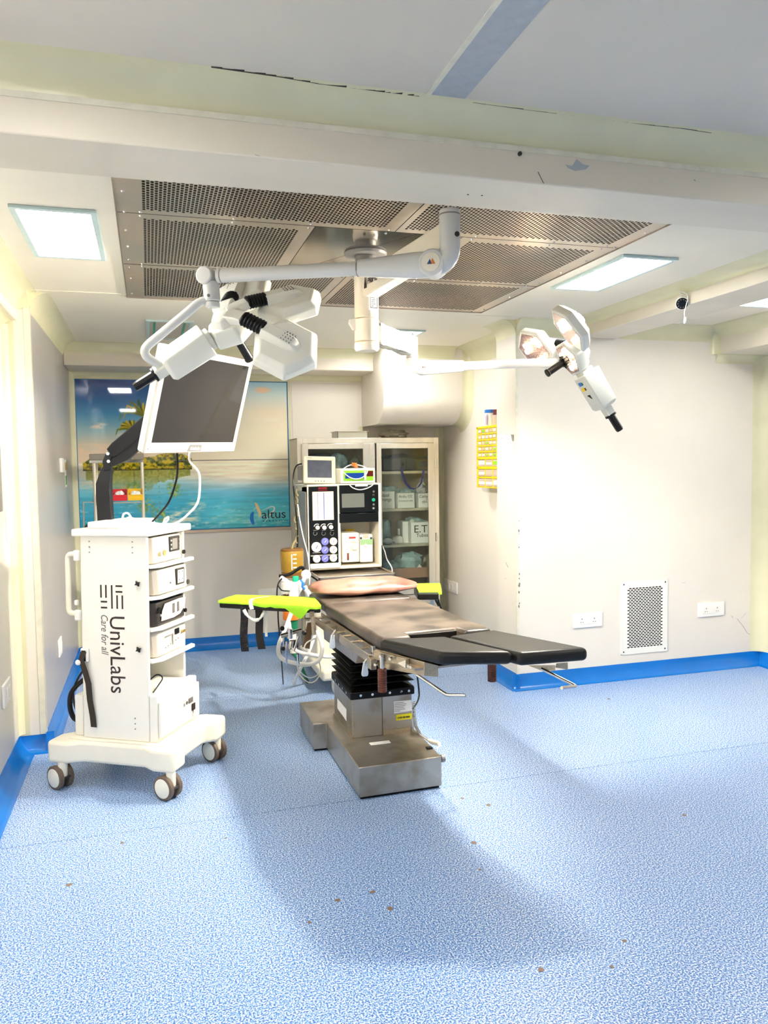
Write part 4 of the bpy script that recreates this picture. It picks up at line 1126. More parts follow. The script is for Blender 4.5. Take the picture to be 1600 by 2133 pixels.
# gauze tie round the left arm board
gz = thing('gauze_tie', 'white gauze strip tied round the left arm board and hanging below it', 'bandage', (0.5,4.2,.60))
yb = 4.135
P = [aty(557,1243,yb+.12),aty(540,1244.5,yb+.06),aty(527,1246.5,yb+.01),aty(522,1252,yb-.012),aty(523,1262,yb-.014),aty(525,1269,yb-.01)]
G().ribbon(P, .020, .0018, (1,.1,.1)).build('gauze_band', M['greenwhite'], gz)
G().tube([aty(508,1270,yb+.04),aty(515,1282,yb+.03),aty(525,1290,yb+.02),aty(533,1292,yb+.02),aty(542,1288,yb+.02),aty(549,1277,yb+.03),aty(552,1270,yb+.05)], .008, n=8, smooth=4, rs=[.009,.006,.008,.010,.006,.008,.006]).build('gauze_loop', M['greenwhite'], gz)
G().ribbon([aty(555,1270,yb+.06),aty(554,1285,yb+.06),aty(556,1300,yb+.06),aty(554,1313,yb+.06),aty(555,1326,yb+.06)], .014, .0018, (1,0,0)).build('gauze_tail', M['greenwhite'], gz)

# pillow
c0 = atz(768,1240,.78); W_, D_, H_ = .315, .15, .060
rings = []; n = 24
for k in range(n+1):
    t = -1+2*k/n; hw = (max(0,1-abs(t)**5))**.5
    ww = D_*(.35+.65*hw) if abs(t) < 1 else D_*.30
    hh = H_*(.25+.75*max(0,1-abs(t)**2.6)**.8)
    r = []
    for i in range(20):
        a = 2*PI*i/20; ca_, sa_ = math.cos(a), math.sin(a)
        x_ = t*W_ + .006*math.sin(i*3)*abs(t)**3; y_ = ww*math.copysign(abs(ca_)**.8, ca_); z_ = hh*math.copysign(abs(sa_)**.9, sa_)
        if z_ < 0: z_ *= .45
        r.append(V((x_,y_,z_+H_*.50+ .012*t*t*(1 if t < 0 else .3)+.003*math.sin(t*9+a*2))))
    rings.append(r)
FPi = Matrix.Translation(c0+V((-.004,.10,-.004))) @ Matrix.Rotation(A3, 4, 'Z')
o = G(FPi).loft(rings).build('pillow', M['pillow'], subd=1, angle=180)
tag(o, 'tan brown leatherette pillow lying at the head end of the operating table', 'pillow')
# ================================================================== ENDOSCOPY CART
CU = V((.857,-.515,0)); CV = V((.515,.857,0)); CC = V((-.08,4.0,0))
FCt = frame(CC, CU, CV, (0,0,1))
# the upper body leans very slightly
LEAN = .020
FB_ = FCt @ Matrix(((1,0,LEAN,-LEAN*.22),(0,1,0,0),(0,0,1,0),(0,0,0,1)))
ct = thing('equipment_cart', 'tall white medical equipment trolley on four twin castors with black lettering', 'trolley', tuple(CC), rz=math.atan2(-.515,.857))
# X-shaped deck: centre slab plus four corner feet
g = G(FCt)
deck = [(-.33,-.27),(-.22,-.27),(-.16,-.235),(.16,-.235),(.22,-.27),(.33,-.27),(.33,-.16),(.28,-.11),(.28,.11),(.33,.16),(.33,.27),(.22,.27),(.16,.235),(-.16,.235),(-.22,.27),(-.33,.27),(-.33,.16),(-.28,.11),(-.28,-.11),(-.33,-.16)]
g.prism([(x,y,.125) for x, y in deck], (0,0,.105)); g.build('deck', M['whitewarm'], ct, bevel=.018, seg=4)
g = G(FCt); g.box((-.24,-.225,.228),(.27,.20,.236)); g.build('deck_plate', M['whitewarm'], ct, bevel=.003)
def castor(x, y, ang):
    F = FCt @ Matrix.Translation((x,y,0)) @ Matrix.Rotation(ang, 4, 'Z')
    st = G(F).cyl((0,0,.062),(0,0,.13),.022,n=18).build('castor', M['whitewarm'], ct, bevel=.002)
    G(F).box((-.013,-.016,.05),(.013,.03,.095)).build('castor_fork', M['whitewarm'], st, bevel=.004)
    for s in (-1,1):
        xo = s*.026
        G(F).cyl((xo-.012,.02,.056),(xo+.012,.02,.056),.056,n=30,prof=[(0,.051),(.15,.056),(.85,.056),(1,.051)]).build('tyre', mat('tyre_brown','#6b5a4c',.6) if 'tyre_brown' not in bpy.data.materials else bpy.data.materials['tyre_brown'], st)
        G(F).cyl((xo+s*.0085,.02,.056),(xo+s*.015,.02,.056),.044,n=30,prof=[(0,.045),(.7,.044),(1,.038)]).build('wheel_cover', M['whitewarm'], st)
    G(F).box((-.03,-.035,.055),(.03,-.028,.065)).build('brake_pedal', M['darkgrey'], st, bevel=.002)
castor(-.262,-.247,1.24); castor(.302,-.245,1.30); castor(.295,.225,1.2); castor(-.285,.225,1.0)
# carcass
XL_, XR_, YF, YB = -.175, .172, -.202, .145
Z0, ZT_ = .236, 1.19
G(FB_).box((XL_,YF,Z0),(XR_,YF+.018,ZT_)).build('side_panel', M['white'], ct, bevel=.004)
G(FB_).box((XL_,YB-.018,Z0),(XR_-.0,YB,ZT_)).build('side_panel', M['white'], ct, bevel=.004)
G(FB_).box((XL_,YF+.018,Z0),(XL_+.015,YB-.018,ZT_)).build('rear_panel', M['whitewarm'], ct, bevel=.001)
G(FB_).box((-.208,YF-.020,ZT_),(.192,YB+.035,ZT_+.033)).build('top_shelf', M['white'], ct, bevel=.006)
G(FB_).box((-.15,YF+.02,ZT_+.033),(.03,YB-.03,ZT_+.064)).build('top_plinth', M['white'], ct, bevel=.008, seg=3)
# shelves with clipped front corners
SH = [(1.055,0),(.908,0),(.762,0),(.615,0)]
for z, _ in SH:
    g = G(FB_); g.prism([(XL_+.015,YF+.02,z-.016),(.178,YF+.02,z-.016),(.208,YF+.07,z-.016),(.208,YB+.03,z-.016),(.180,YB+.045,z-.016),(.180,YB-.02,z-.016),(XL_+.015,YB-.02,z-.016)], (0,0,.016))
    g.build('shelf', M['white'], ct, bevel=.003)
# rear uprights with slots, visible in the open bay
for yy in (.02,.075):
    u1 = G(FB_).box((-.12,yy,.46),(-.10,yy+.03,.60)).build('upright', M['whitewarm'], ct, bevel=.001)
# lower drawer cabinet
G(FB_).box((-.15,YF+.020,Z0),(.174,YB-.020,.455)).box((.174,YF,Z0),(.215,YB+.028,.455)).build('drawer_cabinet', M['white'], ct, bevel=.004)
dr = G(FB_).box((.216,YF+.004,Z0+.02),(.232,YB+.025,.425)).build('drawer', M['white'], ct, bevel=.004)
G(FB_).cyl((.232,.02,.36),(.244,.02,.36),.009,n=14).build('lock', M['chrome'], dr)
G(FB_).box((.232,.055,.345),(.238,.095,.37)).build('drawer_tag', M['inkgrey'], dr, bevel=.002)
k_ = G(FB_).box((.233,.085,.30),(.240,.115,.335)).build('key', M['ink'], dr, bevel=.003)
G(FB_).box((.233,.096,.265),(.236,.102,.30)).build('key_ring', M['chrome'], dr)
# rear box and cable reel
G(FB_).box((-.235,YF+.02,Z0),(-.19,YB-.02,.43)).build('rear_box', M['white'], ct, bevel=.003)
G().tube([FB_ @ V(p) for p in ((-.195,-.10,.50),(-.235,-.13,.48),(-.275,-.15,.43),(-.285,-.15,.36),(-.27,-.14,.30),(-.235,-.12,.285))], .012, n=10, smooth=5).build('cable_loop', M['black'], ct)
G().tube([FB_ @ V(p) for p in ((-.195,-.12,.56),(-.23,-.14,.52),(-.262,-.15,.45),(-.262,-.15,.38),(-.25,-.14,.33),(-.235,-.12,.32))], .005, n=8, smooth=5).build('cable_loop', M['black'], ct)
# push handle on the left
hp = [(-.185,-.20,1.105),(-.215,-.20,1.105),(-.238,-.20,1.098),(-.243,-.20,1.07),(-.243,-.20,.96),(-.243,-.20,.86),(-.238,-.20,.832),(-.215,-.20,.825),(-.185,-.20,.825)]
G().tube([FB_ @ V(p) for p in hp], .0125, n=12, smooth=3).build('push_handle', M['whitewarm'], ct)
for z in (1.105,.825): G(FB_).box((-.20,-.222,z-.03),(-.17,-.206,z+.02)).build('handle_bracket', M['white'], ct, bevel=.006)
G(FB_).box((-.205,-.215,.865),(-.19,-.195,.89)).build('hook', M['white'], ct, bevel=.005)
# cable holder and strap
G(FB_).box((-.175,-.218,.60),(-.135,-.2025,.665)).build('strap_holder', M['white'], ct, bevel=.006)
G(FB_).box((-.168,-.219,.605),(-.145,-.2178,.655)).build('holder_opening', M['black'], ct)
G().ribbon([FB_ @ V(p) for p in ((-.155,-.220,.65),(-.165,-.226,.61),(-.148,-.222,.56),(-.135,-.216,.50),(-.130,-.214,.42),(-.118,-.212,.34),(-.113,-.212,.292))], .030, .004, CU).build('strap', mat('brown_black_strap','#2b2018',.6), ct, bevel=.001)
G(FB_).sphere((-.180,-.226,.60), .014, n=10).build('strap_clip', M['whiteplastic'], ct)
# screws and star knobs
def pnl(a, z): return V((a, YF-.0005, z))
for a in (-.125,-.0,):
    pass
for a in (-.125,.10):
    for z in (1.165,1.14,1.115,.345,.32,.295):
        G(FB_).cyl(pnl(a,z), pnl(a,z)+V((0,-.002,0)), .0035, n=8).build('screw', M['grey'], ct)
for z in (.975,.67):
    g = G(FB_); pts = []
    for k in range(8):
        r = .0155 if k % 2 == 0 else .007; aa = 2*PI*k/8+.5; pts.append(pnl(.127,z)+V((math.cos(aa)*r,-.002,math.sin(aa)*r)))
    g.prism(pts, (0,-.012,0)).build('star_knob', M['black'], ct, bevel=.002)
# printed emblem and lettering, turned to read downwards
FP = FB_ @ frame((0,YF-.0004,0), (0,0,-1), (1,0,0), (0,-1,0))     # text x runs down, text y runs right
def bar(a0, a1, z0, z1):   # a: across the panel, z: height
    return G(FB_).box((a0,YF-.0012,z0),(a1,YF,z1)).build('emblem_bar', M['ink'], ct, bevel=.0)
for a0,a1,z0,z1 in [(1.09*q[0]+.0175,1.09*q[1]+.0175,.854+(q[2]-.880)*1.11,.854+(q[3]-.880)*1.11) for q in ((-.082,-.075,.925,.979),(-.058,-.051,.925,.979),(-.080,-.050,.905,.912),(-.080,-.050,.880,.887),
                    (-.030,-.023,.880,.979),(-.005,.002,.880,.937),(.020,.027,.880,.937),(-.008,.024,.972,.979),(-.008,.024,.948,.955))]:
    bar(a0,a1,z0,z1)
text_part('UnivLabs', FP @ Matrix.Translation((-.824,-.024,0)), .112, M['ink'], ct, sx=.90, space=1.0)
text_part('Care for all', FP @ Matrix.Translation((-.828,-.070,0)), .052, M['inkgrey'], ct, sx=.78, shear=.25)

# monitor arm (black, gas spring)
PB0 = aty(222,1083,4.06); PB1 = aty(217,1000,4.06); PB2 = aty(236,962,4.06)
def flatbar(pts, ws, ts, wdir, m, nm, bev=.006):
    rings = []; wd = V(wdir).normalized()
    for i, p in enumerate(pts):
        d_ = (pts[min(i+1,len(pts)-1)]-pts[max(i-1,0)]).normalized(); nn = d_.cross(wd).normalized(); w, t = ws[i], ts[i]
        rings.append([p-wd*t-nn*w, p+wd*t-nn*w, p+wd*t+nn*w, p-wd*t+nn*w])
    return G().loft(rings).build(nm, m, ct, bevel=bev, seg=3)
px_ = [(221,1086),(218,1040),(217,1008),(222,985),(226,975)]
flatbar([aty(a,b,4.06) for a,b in px_], [.034,.034,.033,.026,.024], [.03,.03,.03,.026,.024], (.2,1,0), M['armblack'], 'arm_post')
flatbar([aty(a,b,4.05) for a,b in ((226,980),(223,962),(228,950),(240,940))], [.018,.018,.018,.02], [.02]*4, (.2,1,0), M['armblack'], 'arm_knuckle', .004)
a0 = aty(231,945,4.03); a1 = aty(340,855,3.86)
flatbar([a0,a0.lerp(a1,.12),a1], [.026,.032,.036], [.026,.028,.028], (.2,1,0), M['armblack'], 'spring_arm')
b0_ = aty(224,966,4.00); b1_ = aty(330,885,3.88)
flatbar([aty(232,968,4.03), aty(262,948,4.0), b1_], [.012,.026,.024], [.02,.022,.022], (.2,1,0), M['armblack'], 'arm_link')
for (px,py) in ((222.5,945),(224,961)):
    q = aty(px+2,py,3.985); G().cyl(q, q+V((0,-.008,0)), .0075, n=16).build('pivot_cap', M['whiteplastic'], ct)

# ------------------------------------------------------------ devices on the shelves (front faces +u)
def device(name, label, z0, z1, y0, y1, xf, m, extra):
    t = thing(name, label, 'medical device', tuple(FB_ @ V((0,(y0+y1)/2,z0))), rz=math.atan2(-.515,.857))
    b = G(FB_).loft([[(-.165,y0,z0),(xf-.02,y0,z0),(xf,y0+.016,z0+.003),(xf,y1-.016,z0+.003),(xf-.02,y1,z0),(-.165,y1,z0)],
                     [(-.165,y0,z1),(xf-.03,y0,z1),(xf-.006,y0+.016,z1-.004),(xf-.006,y1-.016,z1-.004),(xf-.03,y1,z1),(-.165,y1,z1)]]).build('housing', m, t, bevel=.006, seg=3)
    extra(t); return t
def face(xf): return FB_ @ frame((xf,0,0), (0,1,0), (0,0,1), (1,0,0))      # x: across the front, y: up, z: out
def d1(t):
    F = face(.178)
    s = G(F).box((-.01,1.098,-.006),(.085,1.172,.003)).build('control_panel', M['darkgrey'], t, bevel=.004)
    G(F).box((.012,1.108,.003),(.060,1.160,.0036)).build('display', M['grey'], s, smooth=False)
    for k in range(3):
        G(F).cyl((.001,1.112+k*.020,.003),(.001,1.112+k*.020,.005),.0045,n=10).build('button', M['whiteplastic'], s)
        G(F).cyl((.073,1.112+k*.020,.003),(.073,1.112+k*.020,.005),.0045,n=10).build('button', M['inkgrey'], s)
    text_part('4K', F @ Matrix.Translation((-.118,1.088,.001)), .030, mat('gold_print','#b89a5c',.4), t, sx=.9)
    G(F).cyl((-.055,1.10,-.002),(-.055,1.10,.002),.014,n=18).build('connector', mat('gold_socket','#d8bd86',.3,.6), t)
    G(F).cyl((.125,1.085,-.003),(.125,1.085,.005),.011,n=16).build('power_button', M['black'], t)
device('camera_control_unit', 'white camera control box with small dark keypad, on the top shelf of the cart', 1.056,1.182,-.165,.120,.178,M['device'],d1)
def d2(t):
    F = face(.196)
    s = G(F).box((.015,.935,-.006),(.095,1.015,.003)).build('control_panel', M['darkgrey'], t, bevel=.004)
    G(F).box((.027,.944,.003),(.084,1.006,.0036)).build('display', M['paper'], s, smooth=False)
    g = G(F)
    for a,b_ in ((.035,.992),(.070,.992),(.035,.955),(.070,.955)): g.box((a,b_,.0036),(a+.008,b_+.008,.0042))
    g.build('display_icons', M['inkgrey'], s, smooth=False)
    G(F).cyl((-.035,.955,-.002),(-.035,.955,.002),.004,n=12).build('indicator', M['grey'], t)
    G(F).cyl((.130,.935,-.003),(.130,.935,.004),.012,n=16).build('power_button', M['darkgrey'], t)
device('video_recorder', 'white device with a framed white touch display, second shelf of the cart', .910,1.030,-.155,.140,.196,M['device'],d2)
def d3(t):
    F = face(.186)
    G(F).prism([(-.115,.785,.002),(-.105,.83,.002),(-.08,.862,.002),(.05,.866,.002),(.115,.862,.002),(.105,.82,.002),(.06,.79,.002),(.0,.782,.002)], (0,0,.004)).build('front_fascia', M['white'], t, bevel=.002)
    for a in (-.015,.028): G(F).box((a,.805,.0065),(a+.020,.852,.0085)).build('display_slot', M['inkgrey'], t, bevel=.001)
    G(F).cyl((-.128,.84,-.002),(-.128,.84,.005),.014,n=16).build('light_port', M['black'], t)
    G(F).cyl((.118,.795,-.002),(.118,.795,.006),.010,n=14).build('knob', M['black'], t)
    G(F).cyl((-.107,.81,-.002),(-.107,.81,.006),.007,n=14).build('button', M['whiteplastic'], t)
device('light_source', 'dark grey light source with curved white front, third shelf of the cart', .764,.878,-.155,.130,.186,M['darkgrey'],d3)
def d4(t):
    F = face(.186)
    G(F).box((.02,.695,-.002),(.055,.722,.003)).build('display', M['black'], t, bevel=.001)
    g = G(F); g.box((-.08,.70,.0005),(.0,.705,.0015)); g.box((-.008,.65,.0005),(0,.705,.0015)); g.build('printed_bracket', M['grey'], t, smooth=False)
    for k in range(2): G(F).cyl((.088+k*.022,.695,-.002),(.088+k*.022,.695,.004),.007,n=12).build('connector', mat('brass_socket','#c8a860',.3,.7) if 'brass_socket' not in bpy.data.materials else bpy.data.materials['brass_socket'], t)
    for k in range(6): G(F).cyl((-.07+k*.024,.650+k*.004,-.002),(-.07+k*.024,.650+k*.004,.0015),.003,n=8).build('button', M['grey'], t)
device('insufflator', 'cream device with a tiny black display and brass sockets, lowest shelf of the cart', .617,.745,-.150,.130,.186,M['device'],d4)
# small adapter and its cable in the open bay
t = thing('power_adapter', 'black power adapter with a thin looped cable inside the open bay of the cart', 'adapter', tuple(FB_ @ V((.0,-.10,.456))))
G(FB_).box((-.05,-.17,.456),(.10,-.09,.49)).build('adapter_body', M['black'], t, bevel=.005)
G().tube([FB_ @ V(p) for p in ((.10,-.11,.48),(.14,-.08,.52),(.16,-.06,.50),(.15,-.08,.47),(.17,-.16,.459))], .003, n=7, smooth=5).build('cable', M['black'], t)

# ------------------------------------------------------------ monitor
mx = V((.578,.816,.024)).normalized(); mz = V((.213,-.179,.961)); mz = (mz-mx*mz.dot(mx)).normalized(); mn = mx.cross(mz)   # mn points out of the screen
if mn.x < 0: mn = -mn
mc = CAM_C + (V((.219,3.261,1.763))-CAM_C)*1.1
FM = frame(mc, mx, mz, mn)
mo_ = thing('monitor', 'large white-framed medical monitor tilted on the black arm of the cart', 'monitor', tuple(mc))
hw, hh = .33, .1856
x0, x1, z0, z1 = -hw-.036, hw+.030, -hh-.046, hh+.030
hs = G(FM).loft([[(x0,z0,0),(x1,z0,0),(x1,z1,0),(x0,z1,0)],[(x0+.004,z0+.004,-.035),(x1-.004,z0+.004,-.035),(x1-.004,z1-.004,-.035),(x0+.004,z1-.004,-.035)],[(x0+.07,z0+.07,-.06),(x1-.07,z0+.07,-.06),(x1-.07,z1-.07,-.06),(x0+.07,z1-.07,-.06)]]).build('housing', M['white'], mo_, bevel=.008, seg=3)
g = G(FM); b_ = .004
g.box((x0+.002,z0+.002,0),(x1-.002,-hh,b_)); g.box((x0+.002,hh,0),(x1-.002,z1-.002,b_)); g.box((x0+.002,-hh,0),(-hw,hh,b_)); g.box((hw,-hh,0),(x1-.002,hh,b_))
g.build('bezel', M['whitewarm'], mo_, bevel=.002)
G(FM).box((-hw,-hh,0),(hw,hh,.0015)).build('screen', M['screen'], mo_, smooth=False)
G(FM).prism([(-.058,z0+.006,b_),(.052,z0+.006,b_),(.052,z0+.036,b_),(-.044,z0+.036,b_)], (0,0,.0012)).build('badge', M['grey'], mo_, smooth=False)
text_part('UnivLabs', FM @ Matrix.Translation((-.038,z0+.013,b_+.0013)), .022, M['paper'], mo_, bold=.0004)
G(FM).cyl((x0+.02,z0+.02,b_),(x0+.02,z0+.02,b_+.001),.003,n=10).build('indicator', M['grey'], mo_)
G(FM).cyl((x1-.08,z0+.025,b_),(x1-.08,z0+.025,b_+.001),.003,n=10).build('indicator', M['grey'], mo_)
G(FM).box((-.06,-.06,-.10),(.06,.06,-.058)).build('mount_plate', M['armblack'], mo_, bevel=.004)
# cables from the monitor
def cable(nm, label, pts, r, m, cat='cable', n=8, sm=6):
    o = G().tube(pts, r, n=n, smooth=sm).build(nm, m); return tag(o, label, cat)
cable('monitor_cable', 'black cable hanging from the monitor down to the cart top', [aty(369,944,3.78),aty(370,975,3.80),aty(366,1005,3.84),aty(352,1045,3.88),aty(333,1070,3.92),aty(316,1088,3.95)], .005, M['black'])
cable('monitor_cable', 'white cable hanging from the monitor down to the cart top', [aty(395,943,3.85),aty(396,962,3.87),aty(414,985,3.9),aty(416,1020,3.92),aty(411,1048,3.93),aty(395,1068,3.94),aty(372,1087,3.95),aty(350,1094,3.95)], .0055, M['hose'])
zc = ZT_+.042
cable('white_lead', 'looped white lead lying on the top of the cart', [aty(255,1086,3.93),aty(257,1072,3.93),aty(266,1069,3.93),aty(273,1078,3.93),aty(276,1086,3.90),aty(300,1093,3.88),aty(330,1094,3.88),aty(348,1085,3.90),aty(350,1077,3.93),aty(343,1082,3.95),aty(338,1091,3.92),aty(318,1089,3.93),aty(295,1086,3.95),aty(270,1078,3.95),aty(262,1084,3.93),aty(272,1092,3.88),aty(300,1095,3.86)], .0048, M['hose'])
# ================================================================== ANAESTHESIA MACHINE
YM = 5.30
am = thing('anaesthesia_machine', 'white anaesthesia machine with black gauge panel, standing behind the operating table', 'medical machine', (1.29,5.5,0))
def R2(p, x0, y0, x1, y1, yf=YM, th=.004, y_in=0, m='black', name='panel', bev=.0, par=None, up=0):
    """panel on plane y=yf from pixel rectangle; th towards the camera"""
    a = aty(x0,y1,yf); b = aty(x1,y0,yf)
    xa, xb = aty(x0,(y0+y1)/2,yf).x, aty(x1,(y0+y1)/2,yf).x
    za, zb = aty((x0+x1)/2,y1,yf).z, aty((x0+x1)/2,y0,yf).z
    return G().box((xa,yf-th,za),(xb,yf+y_in,zb)).build(name, M[m] if isinstance(m,str) else m, p, bevel=bev)
bl = aty(640,1178,YM); tr = aty(791,1009,YM)
X0m, X1m, Z0m, Z1m = 1.028, 1.552, .782, 1.372
# frame: tapering side, top, divider and compartment
g = G(); g.prism([(X0m,YM,Z0m),(X0m,YM,Z1m),(X0m+.0,YM+.45,Z1m-.04),(X0m+.0,YM+.45,Z0m)], (.02,0,0)); g.prism([(X1m-.02,YM,Z0m),(X1m-.02,YM,Z1m),(X1m-.02,YM+.45,Z1m-.04),(X1m-.02,YM+.45,Z0m)], (.02,0,0))
g.box((X0m,YM+.0,Z1m-.018),(X1m,YM+.45,Z1m)); g.box((X0m,YM+.25,Z0m),(X1m,YM+.27,Z1m-.02)); g.box((X0m,YM,Z0m),(X1m,YM+.27,Z0m+.02)); g.box((X0m,YM,Z0m),(1.258,YM+.2,Z1m-.01))
hsg = g.build('housing', M['whitewarm'], am, bevel=.008, seg=3)
g = G(); g.box((X0m-.01,YM+.02,Z0m+.0),(X0m,YM+.44,Z1m-.05)); g.build('side_cover', M['grey'], am, bevel=.004)
lpn = R2(am,644,1013,704,1173,th=.006,m='blackgloss',name='gauge_panel',bev=.006)
rpn = R2(am,706.5,1010,788,1067,th=.008,y_in=.24,m='blackgloss',name='ventilator_panel',bev=.004)
rpn2 = R2(am,706.5,1068,788,1088,th=.006,y_in=.24,m='blackgloss',name='ventilator_drawer',bev=.004)
R2(rpn,712,1028,759,1057,yf=YM-.008,th=.0012,m=mat('ventilator_screen','#6d706a',.12),name='display')
for k, (yy, m_) in enumerate(((1023.8,'chrome'),(1031,'darkgrey'),(1041,'teal'),(1050.7,'chrome'),(1058.6,'grey'))):
    q = aty(777.8,yy,YM-.008); G().cyl(q, q+V((0,-.008,0)), .012 if m_ == 'teal' else .008, n=18).build('button', M[m_], rpn, bevel=.001)
R2(rpn,740,1009.5,766,1013,yf=YM-.008,th=.0012,m='paper',name='label_strip')
win = R2(lpn,651,1024,695,1083.5,yf=YM-.006,th=.002,m=mat('rotameter_back','#f1dfc6',.25),name='flowmeter_window',bev=.001)
for (a,b_,m_) in ((652,660,'dialcream'),(661.5,662.5,'violet'),(663.5,672,'paper'),(674,676,'violet'),(678,686,'dialcream'),(688,694,'paper')):
    R2(lpn,a,1026,b_,1082,yf=YM-.008,th=.001,m=m_,name='flow_tube')
g = G()
for xx in (657,668,682):
    for k in range(11):
        q = aty(xx,1030+k*4.6,YM-.009); g.box(q, q+V((.008,-.0006,.0016)))
g.build('tube_scale', M['inkblue'], lpn, smooth=False)
text_part('SPACEMED', FRONT(aty(663,1018.5,YM-.0065)), .014, M['red'], lpn, name='machine_logo', sx=.9, bold=.0003)
g = G(); q = aty(663,1020.8,YM-.0065); g.box(q, q+V((.064,-.0005,-.0025))); g.build('machine_logo', M['red'], lpn, smooth=False)
for xx, yy, m_ in ((661.5,1099,'dialcream'),(675.5,1099,'whiteplastic'),(689.5,1098,'whiteplastic')):
    q = aty(xx,yy,YM-.006)
    G().cyl(q, q+V((0,-.022,0)), .0125, n=20, prof=[(0,.0145),(.3,.0145),(.35,.0118),(1,.0105)]).build('flow_knob', M[m_], lpn)
    g = G(); pts = [q+V((-.003+.021*math.cos(a),-.0008,.004+.021*math.sin(a))) for a in [PI*(.3+.65*i/8) for i in range(9)]]; g.tube(pts, .0022, n=6); g.build('knob_arc', M['whiteplastic'], lpn)
    q = aty(xx-1.5+(xx-675)*.25,1111,YM-.006)
    g = G(); g.tube([q+V((.013*math.cos(a),-.0008,.013*math.sin(a))) for a in [PI*(.65+1.5*i/14) for i in range(15)]], .0013, n=5); g.box(q+V((-.012,0,.019)), q+V((.014,-.001,.022))); g.build('selector_mark', M['grey'], lpn)
def gauge(xx, yy, r, ring, dial, par):
    q = aty(xx,yy,YM-.006)
    o = G().cyl(q, q+V((0,-.012,0)), r, n=28, prof=[(0,r),(.6,r),(1,r*.92)]).build('pressure_gauge', M[ring], par)
    G().cyl(q+V((0,-.012,0)), q+V((0,-.0128,0)), r*.80, n=28).build('dial_face', M[dial], o)
    a = random.uniform(.5,1.0); v = V((math.cos(a),0,math.sin(a)))
    g = G(); g.tube([q+V((0,-.0134,0))-v*r*.35, q+V((0,-.0134,0))+v*r*.45], r*.07, n=5)
    for k in range(9):
        aa = -.6+k*(PI+1.2)/8; w = V((math.cos(aa),0,math.sin(aa))); g.tube([q+V((0,-.013,0))+w*r*.58, q+V((0,-.013,0))+w*r*.72], r*.035, n=4)
    g.build('dial_print', M['ink'] if dial != 'violet' else M['paper'], o, smooth=False)
gauge(659,1139.6,.0345,'whiteplastic','whiteplastic',lpn)
gauge(659.5,1164,.0265,'whiteplastic','paper',lpn)
for yy in (1128,1145.5,1162.8): gauge(676.7,yy,.0265,'violet','violet',lpn)
for yy in (1127.6,1144.8,1162): gauge(694.2,yy,.0265,'dialcream','paper',lpn)
g = G()
for (a,b_,c_,d_) in ((651,1151,668,1151.8),(647,1156.5,703,1157.0)): g.box(aty(a,b_,YM-.0065), aty(c_,d_,YM-.0065)+V((0,-.0006,0)))
g.build('panel_print', M['grey'], lpn, smooth=False)
# vaporiser compartment
v1 = R2(am,713,1110,748.5,1171,yf=YM+.03,th=.0,y_in=.15,m='whitewarm',name='vaporiser',bev=.006)
q = aty(737,1139.6,YM+.03); G().cyl(q, q+V((0,-.028,0)), .021, n=24, prof=[(0,.021),(.7,.020),(1,.016)]).build('vaporiser_dial', M['dialcream'], v1)
R2(v1,723,1152,727,1167,yf=YM+.03,th=.002,m='brown',name='sight_glass',bev=.001)
R2(v1,727,1118,741,1122,yf=YM+.03,th=.001,m='redtxt',name='printed_strip')
R2(v1,730,1128,743,1131,yf=YM+.03,th=.001,m='pinktrim',name='printed_strip')
v2 = R2(am,750,1113,777,1171,yf=YM+.04,th=.0,y_in=.14,m='white',name='vaporiser',bev=.008)
R2(v2,750.5,1123,776.5,1134.5,yf=YM+.04,th=.003,m=mat('vaporiser_green','#9bbf8c',.35),name='colour_band',bev=.001)
R2(v2,757,1112,768,1121,yf=YM+.04,th=.004,m='redtxt' and 'pinktrim',name='filler_cap',bev=.002)
for xx in (752,773): R2(v2,xx-2,1119,xx+2,1123,yf=YM+.04,th=.003,m='darkgrey',name='clip')
q = aty(762,1136,YM+.04); G().cyl(q, q+V((0,-.014,0)), .011, n=18).build('lock_knob', M['whiteplastic'], v2, bevel=.002)
R2(am,719,1102,738,1106,yf=YM+.20,th=.01,m='yellow',name='safety_label')
# worktop with raised rim, lower body and base
g = G(); g.box((1.035,5.02,.742),(1.565,5.75,.760)); g.box((1.035,5.02,.742),(1.565,5.035,.775)); g.box((1.035,5.02,.742),(1.05,5.75,.775)); g.box((1.55,5.02,.742),(1.565,5.75,.775))
g.build('worktop', M['steel'], am, bevel=.004)
g = G(); g.box((1.04,5.03,.69),(1.56,5.06,.742)); g.build('worktop_front', M['steelbase'], am, bevel=.003)
G().box((1.08,5.33,.16),(1.52,5.74,.742)).build('lower_body', M['whitewarm'], am, bevel=.01)
g = G(); g.box((1.04,4.98,.09),(1.56,5.80,.16)); g.build('base', M['whitewarm'], am, bevel=.02, seg=3)
for (cx_,cy_) in ((1.135,5.02),(1.50,5.02),(1.10,5.76),(1.50,5.76)):
    c_ = G().cyl((cx_-.015,cy_,.052),(cx_+.015,cy_,.052),.052,n=28,prof=[(0,.046),(.12,.052),(.88,.052),(1,.046)]).build('castor', M['white'], am)
    G().cyl((cx_-.019,cy_,.052),(cx_+.019,cy_,.052),.018,n=16).build('hub', M['whitewarm'], c_)
    G().box((cx_-.025,cy_-.04,.075),(cx_+.025,cy_+.05,.105)).build('castor_guard', M['whitewarm'], c_, bevel=.01)
# sensor block on the left shoulder with wiring
g = G(); g.box((.985,5.36,1.40),(1.02,5.42,1.50)); g.box((.97,5.36,1.375),(1.03,5.44,1.385)); g.build('sensor_block', M['grey'], am, bevel=.004)

